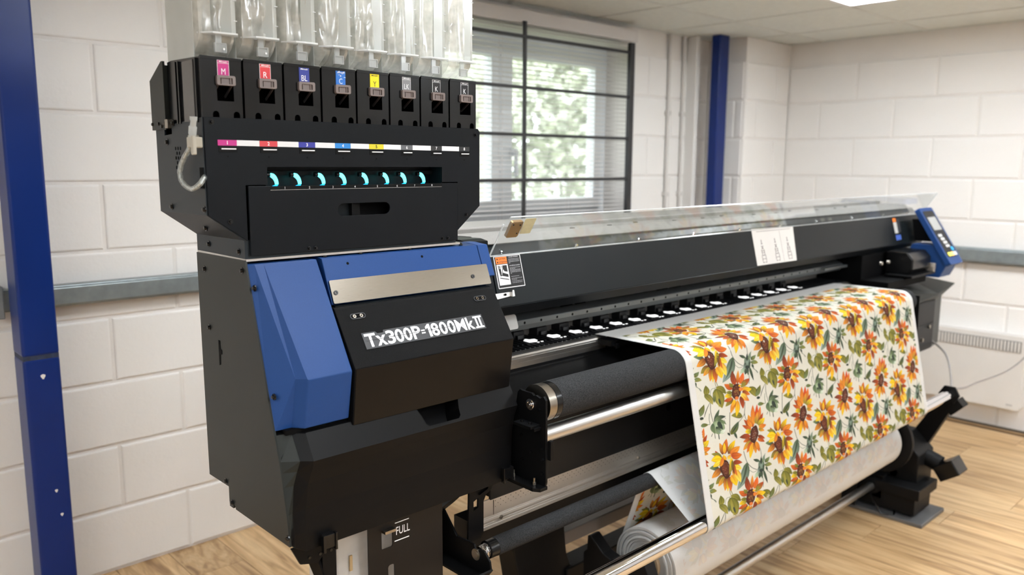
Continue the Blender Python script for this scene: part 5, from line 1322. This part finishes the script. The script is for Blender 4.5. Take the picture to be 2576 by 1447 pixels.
def print_mesh(name, s_lo, s_hi, surf, fade=0.0, sgn=1):
    """lay the repeat over the cloth between arc lengths s_lo and s_hi; surf(u, s, lift) -> world"""
    V, Fc, Cc = [], [], []
    ulo, uhi = .0275, (FX1-FX0) - .0275
    for iu in range(-1, 7):
        for iv in range(-6, 8):
            for vs, cs, fs, ly in TILE:
                pts = [(u + iu*PU, v + iv*PV + s_ref) for u, v in vs]
                if max(p[1] for p in pts) < s_lo or min(p[1] for p in pts) > s_hi or max(p[0] for p in pts) < ulo or min(p[0] for p in pts) > uhi: continue
                base = len(V); used = {}
                for f in fs:
                    cu = sum(pts[i][0] for i in f)/len(f); cv = sum(pts[i][1] for i in f)/len(f)
                    if not (ulo < cu < uhi and s_lo < cv < s_hi): continue
                    idx = []
                    for i in f:
                        if i not in used:
                            used[i] = len(V)
                            uu = min(max(pts[i][0], ulo), uhi); sv = min(max(pts[i][1], s_lo), s_hi)
                            V.append(surf(uu, sv, (.00045 + .000018*ly)*sgn)); Cc.append(cs[i])
                        idx.append(used[i])
                    Fc.append(tuple(idx))
    me = bpy.data.meshes.new(name); me.from_pydata(V, [], Fc)
    at = me.color_attributes.new('ink', 'FLOAT_COLOR', 'POINT')
    g = (.615, .595, .565)
    flat = []
    for c in Cc: flat += [c[i]*(1-fade) + g[i]*fade for i in range(3)] + [1.0]
    at.data.foreach_set('color', flat)
    me.polygons.foreach_set('use_smooth', [True]*len(me.polygons))
    return me
def inkmat():
    ma = bpy.data.materials.new('floral_print_ink'); ma.use_nodes = True
    nt = ma.node_tree; N = nt.nodes; L_ = nt.links; b = N['Principled BSDF']
    a = N.new('ShaderNodeAttribute'); a.attribute_name = 'ink'
    L_.new(a.outputs['Color'], b.inputs['Base Color']); b.inputs['Roughness'].default_value = .8; b.inputs['Specular IOR Level'].default_value = .2
    return ma
INKM = inkmat()
def on_cloth(u, s, lift):
    p, n = at_s(s); q = p + n*lift
    return (FX0 + u, q.x, q.y)
S_LOWTOP = SS[4+8+16+14+12+8]
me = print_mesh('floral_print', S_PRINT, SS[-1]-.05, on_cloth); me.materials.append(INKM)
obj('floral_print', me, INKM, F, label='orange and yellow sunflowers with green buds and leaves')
me = print_mesh('show_through_print', S_ROD+.03, SS[-1]-.1, on_cloth, fade=.80, sgn=-1); me.materials.append(INKM)
obj('show_through_print', me, INKM, F, label='faint reverse side of the print')
def on_roll(u, s, lift):
    a = math.radians(150) - (s - 1.2)/RRAD
    return (FX0 + u, CY + (RRAD-lift)*math.cos(a), CZ + (RRAD-lift)*math.sin(a))
me = print_mesh('roll_print', 1.2 - .06, 1.2 + .52, on_roll, fade=.86, sgn=-1); me.materials.append(INKM)
obj('roll_print', me, INKM, F, label='faint reverse side of the print on the roll')

# ================================================================ small things
# paper notice taped to the gantry cover
nt_ = empty('paper_notice', (2.58, 1.41, 1.09)); tag(nt_, 'white paper sheet with line drawings taped to the gantry cover', 'paper')
obj('sheet', MB().plate([(2.447,.002),(2.715,.0),(2.735,cl-.006),(2.452,cl-.002)], [], cf, .0008, .0014), PAPER, nt_)
dr = MB()
for j, x in enumerate((2.50, 2.59, 2.675)):
    for a, b, w_, h_ in ((0,.082,.004,.012),(0,.074,.010,.003),(0,.066,.016,.002),(0,.060,.008,.008),(-.008,.044,.003,.020),(.008,.044,.003,.020),(0,.050,.02,.002),(-.012,.024,.003,.022),(.012,.024,.003,.022),(0,.034,.012,.003),(0,.022,.022,.002),(-.008,.010,.010,.003),(.008,.010,.010,.003)):
        dr.plate([(x+a-w_/2,b-h_/2),(x+a+w_/2,b-h_/2),(x+a+w_/2,b+h_/2),(x+a-w_/2,b+h_/2)], [], cf, .0014, .0017)
    dr.ring(cf(x, .050, .0014), cf(x, .050, .0018), .007, .0085, 16)
dr.plate([(2.628,.004),(2.629,.004),(2.632,.112),(2.631,.112)], [], cf, .0014, .0017)
dr.plate([(2.48,.116),(2.71,.115),(2.71,.1165),(2.48,.1175)], [], cf, .0014, .0017)
obj('line_drawing', dr, mat('thin_pencil_grey', srgb(140, 132, 132), .7), nt_)
# mains leads near the heater
LEAD = mat('grey_lead', srgb(150, 144, 140), .5, var=.05)
def lead(pts, label):
    P3 = []
    n = len(pts)
    for k in range(n-1):
        p0, p1, p2, p3 = [Vector(pts[max(0, min(n-1, k+q))]) for q in (-1, 0, 1, 2)]
        for q in range(6):
            t = q/6; P3.append(.5*((2*p1) + (-p0+p2)*t + (2*p0-5*p1+4*p2-p3)*t*t + (-p0+3*p1-3*p2+p3)*t*t*t))
    P3.append(Vector(pts[-1]))
    return tag(obj('power_lead', MB().tube(P3, .0045, 8), LEAD, smooth=True), label, 'cable', 'grey leads by the heater')
lead([(4.80,1.135,.52),(4.72,1.14,.46),(4.55,1.18,.40),(4.25,1.22,.39),(3.95,1.18,.43),(3.60,1.125,.50),(3.53,1.112,.505)], 'grey lead hanging from the heater to the take-up bar')
lead([(3.87,1.40,.70),(3.80,1.30,.66),(3.72,1.20,.62),(3.62,1.14,.55),(3.53,1.106,.510)], 'grey lead curving down from the printer to the take-up bar')
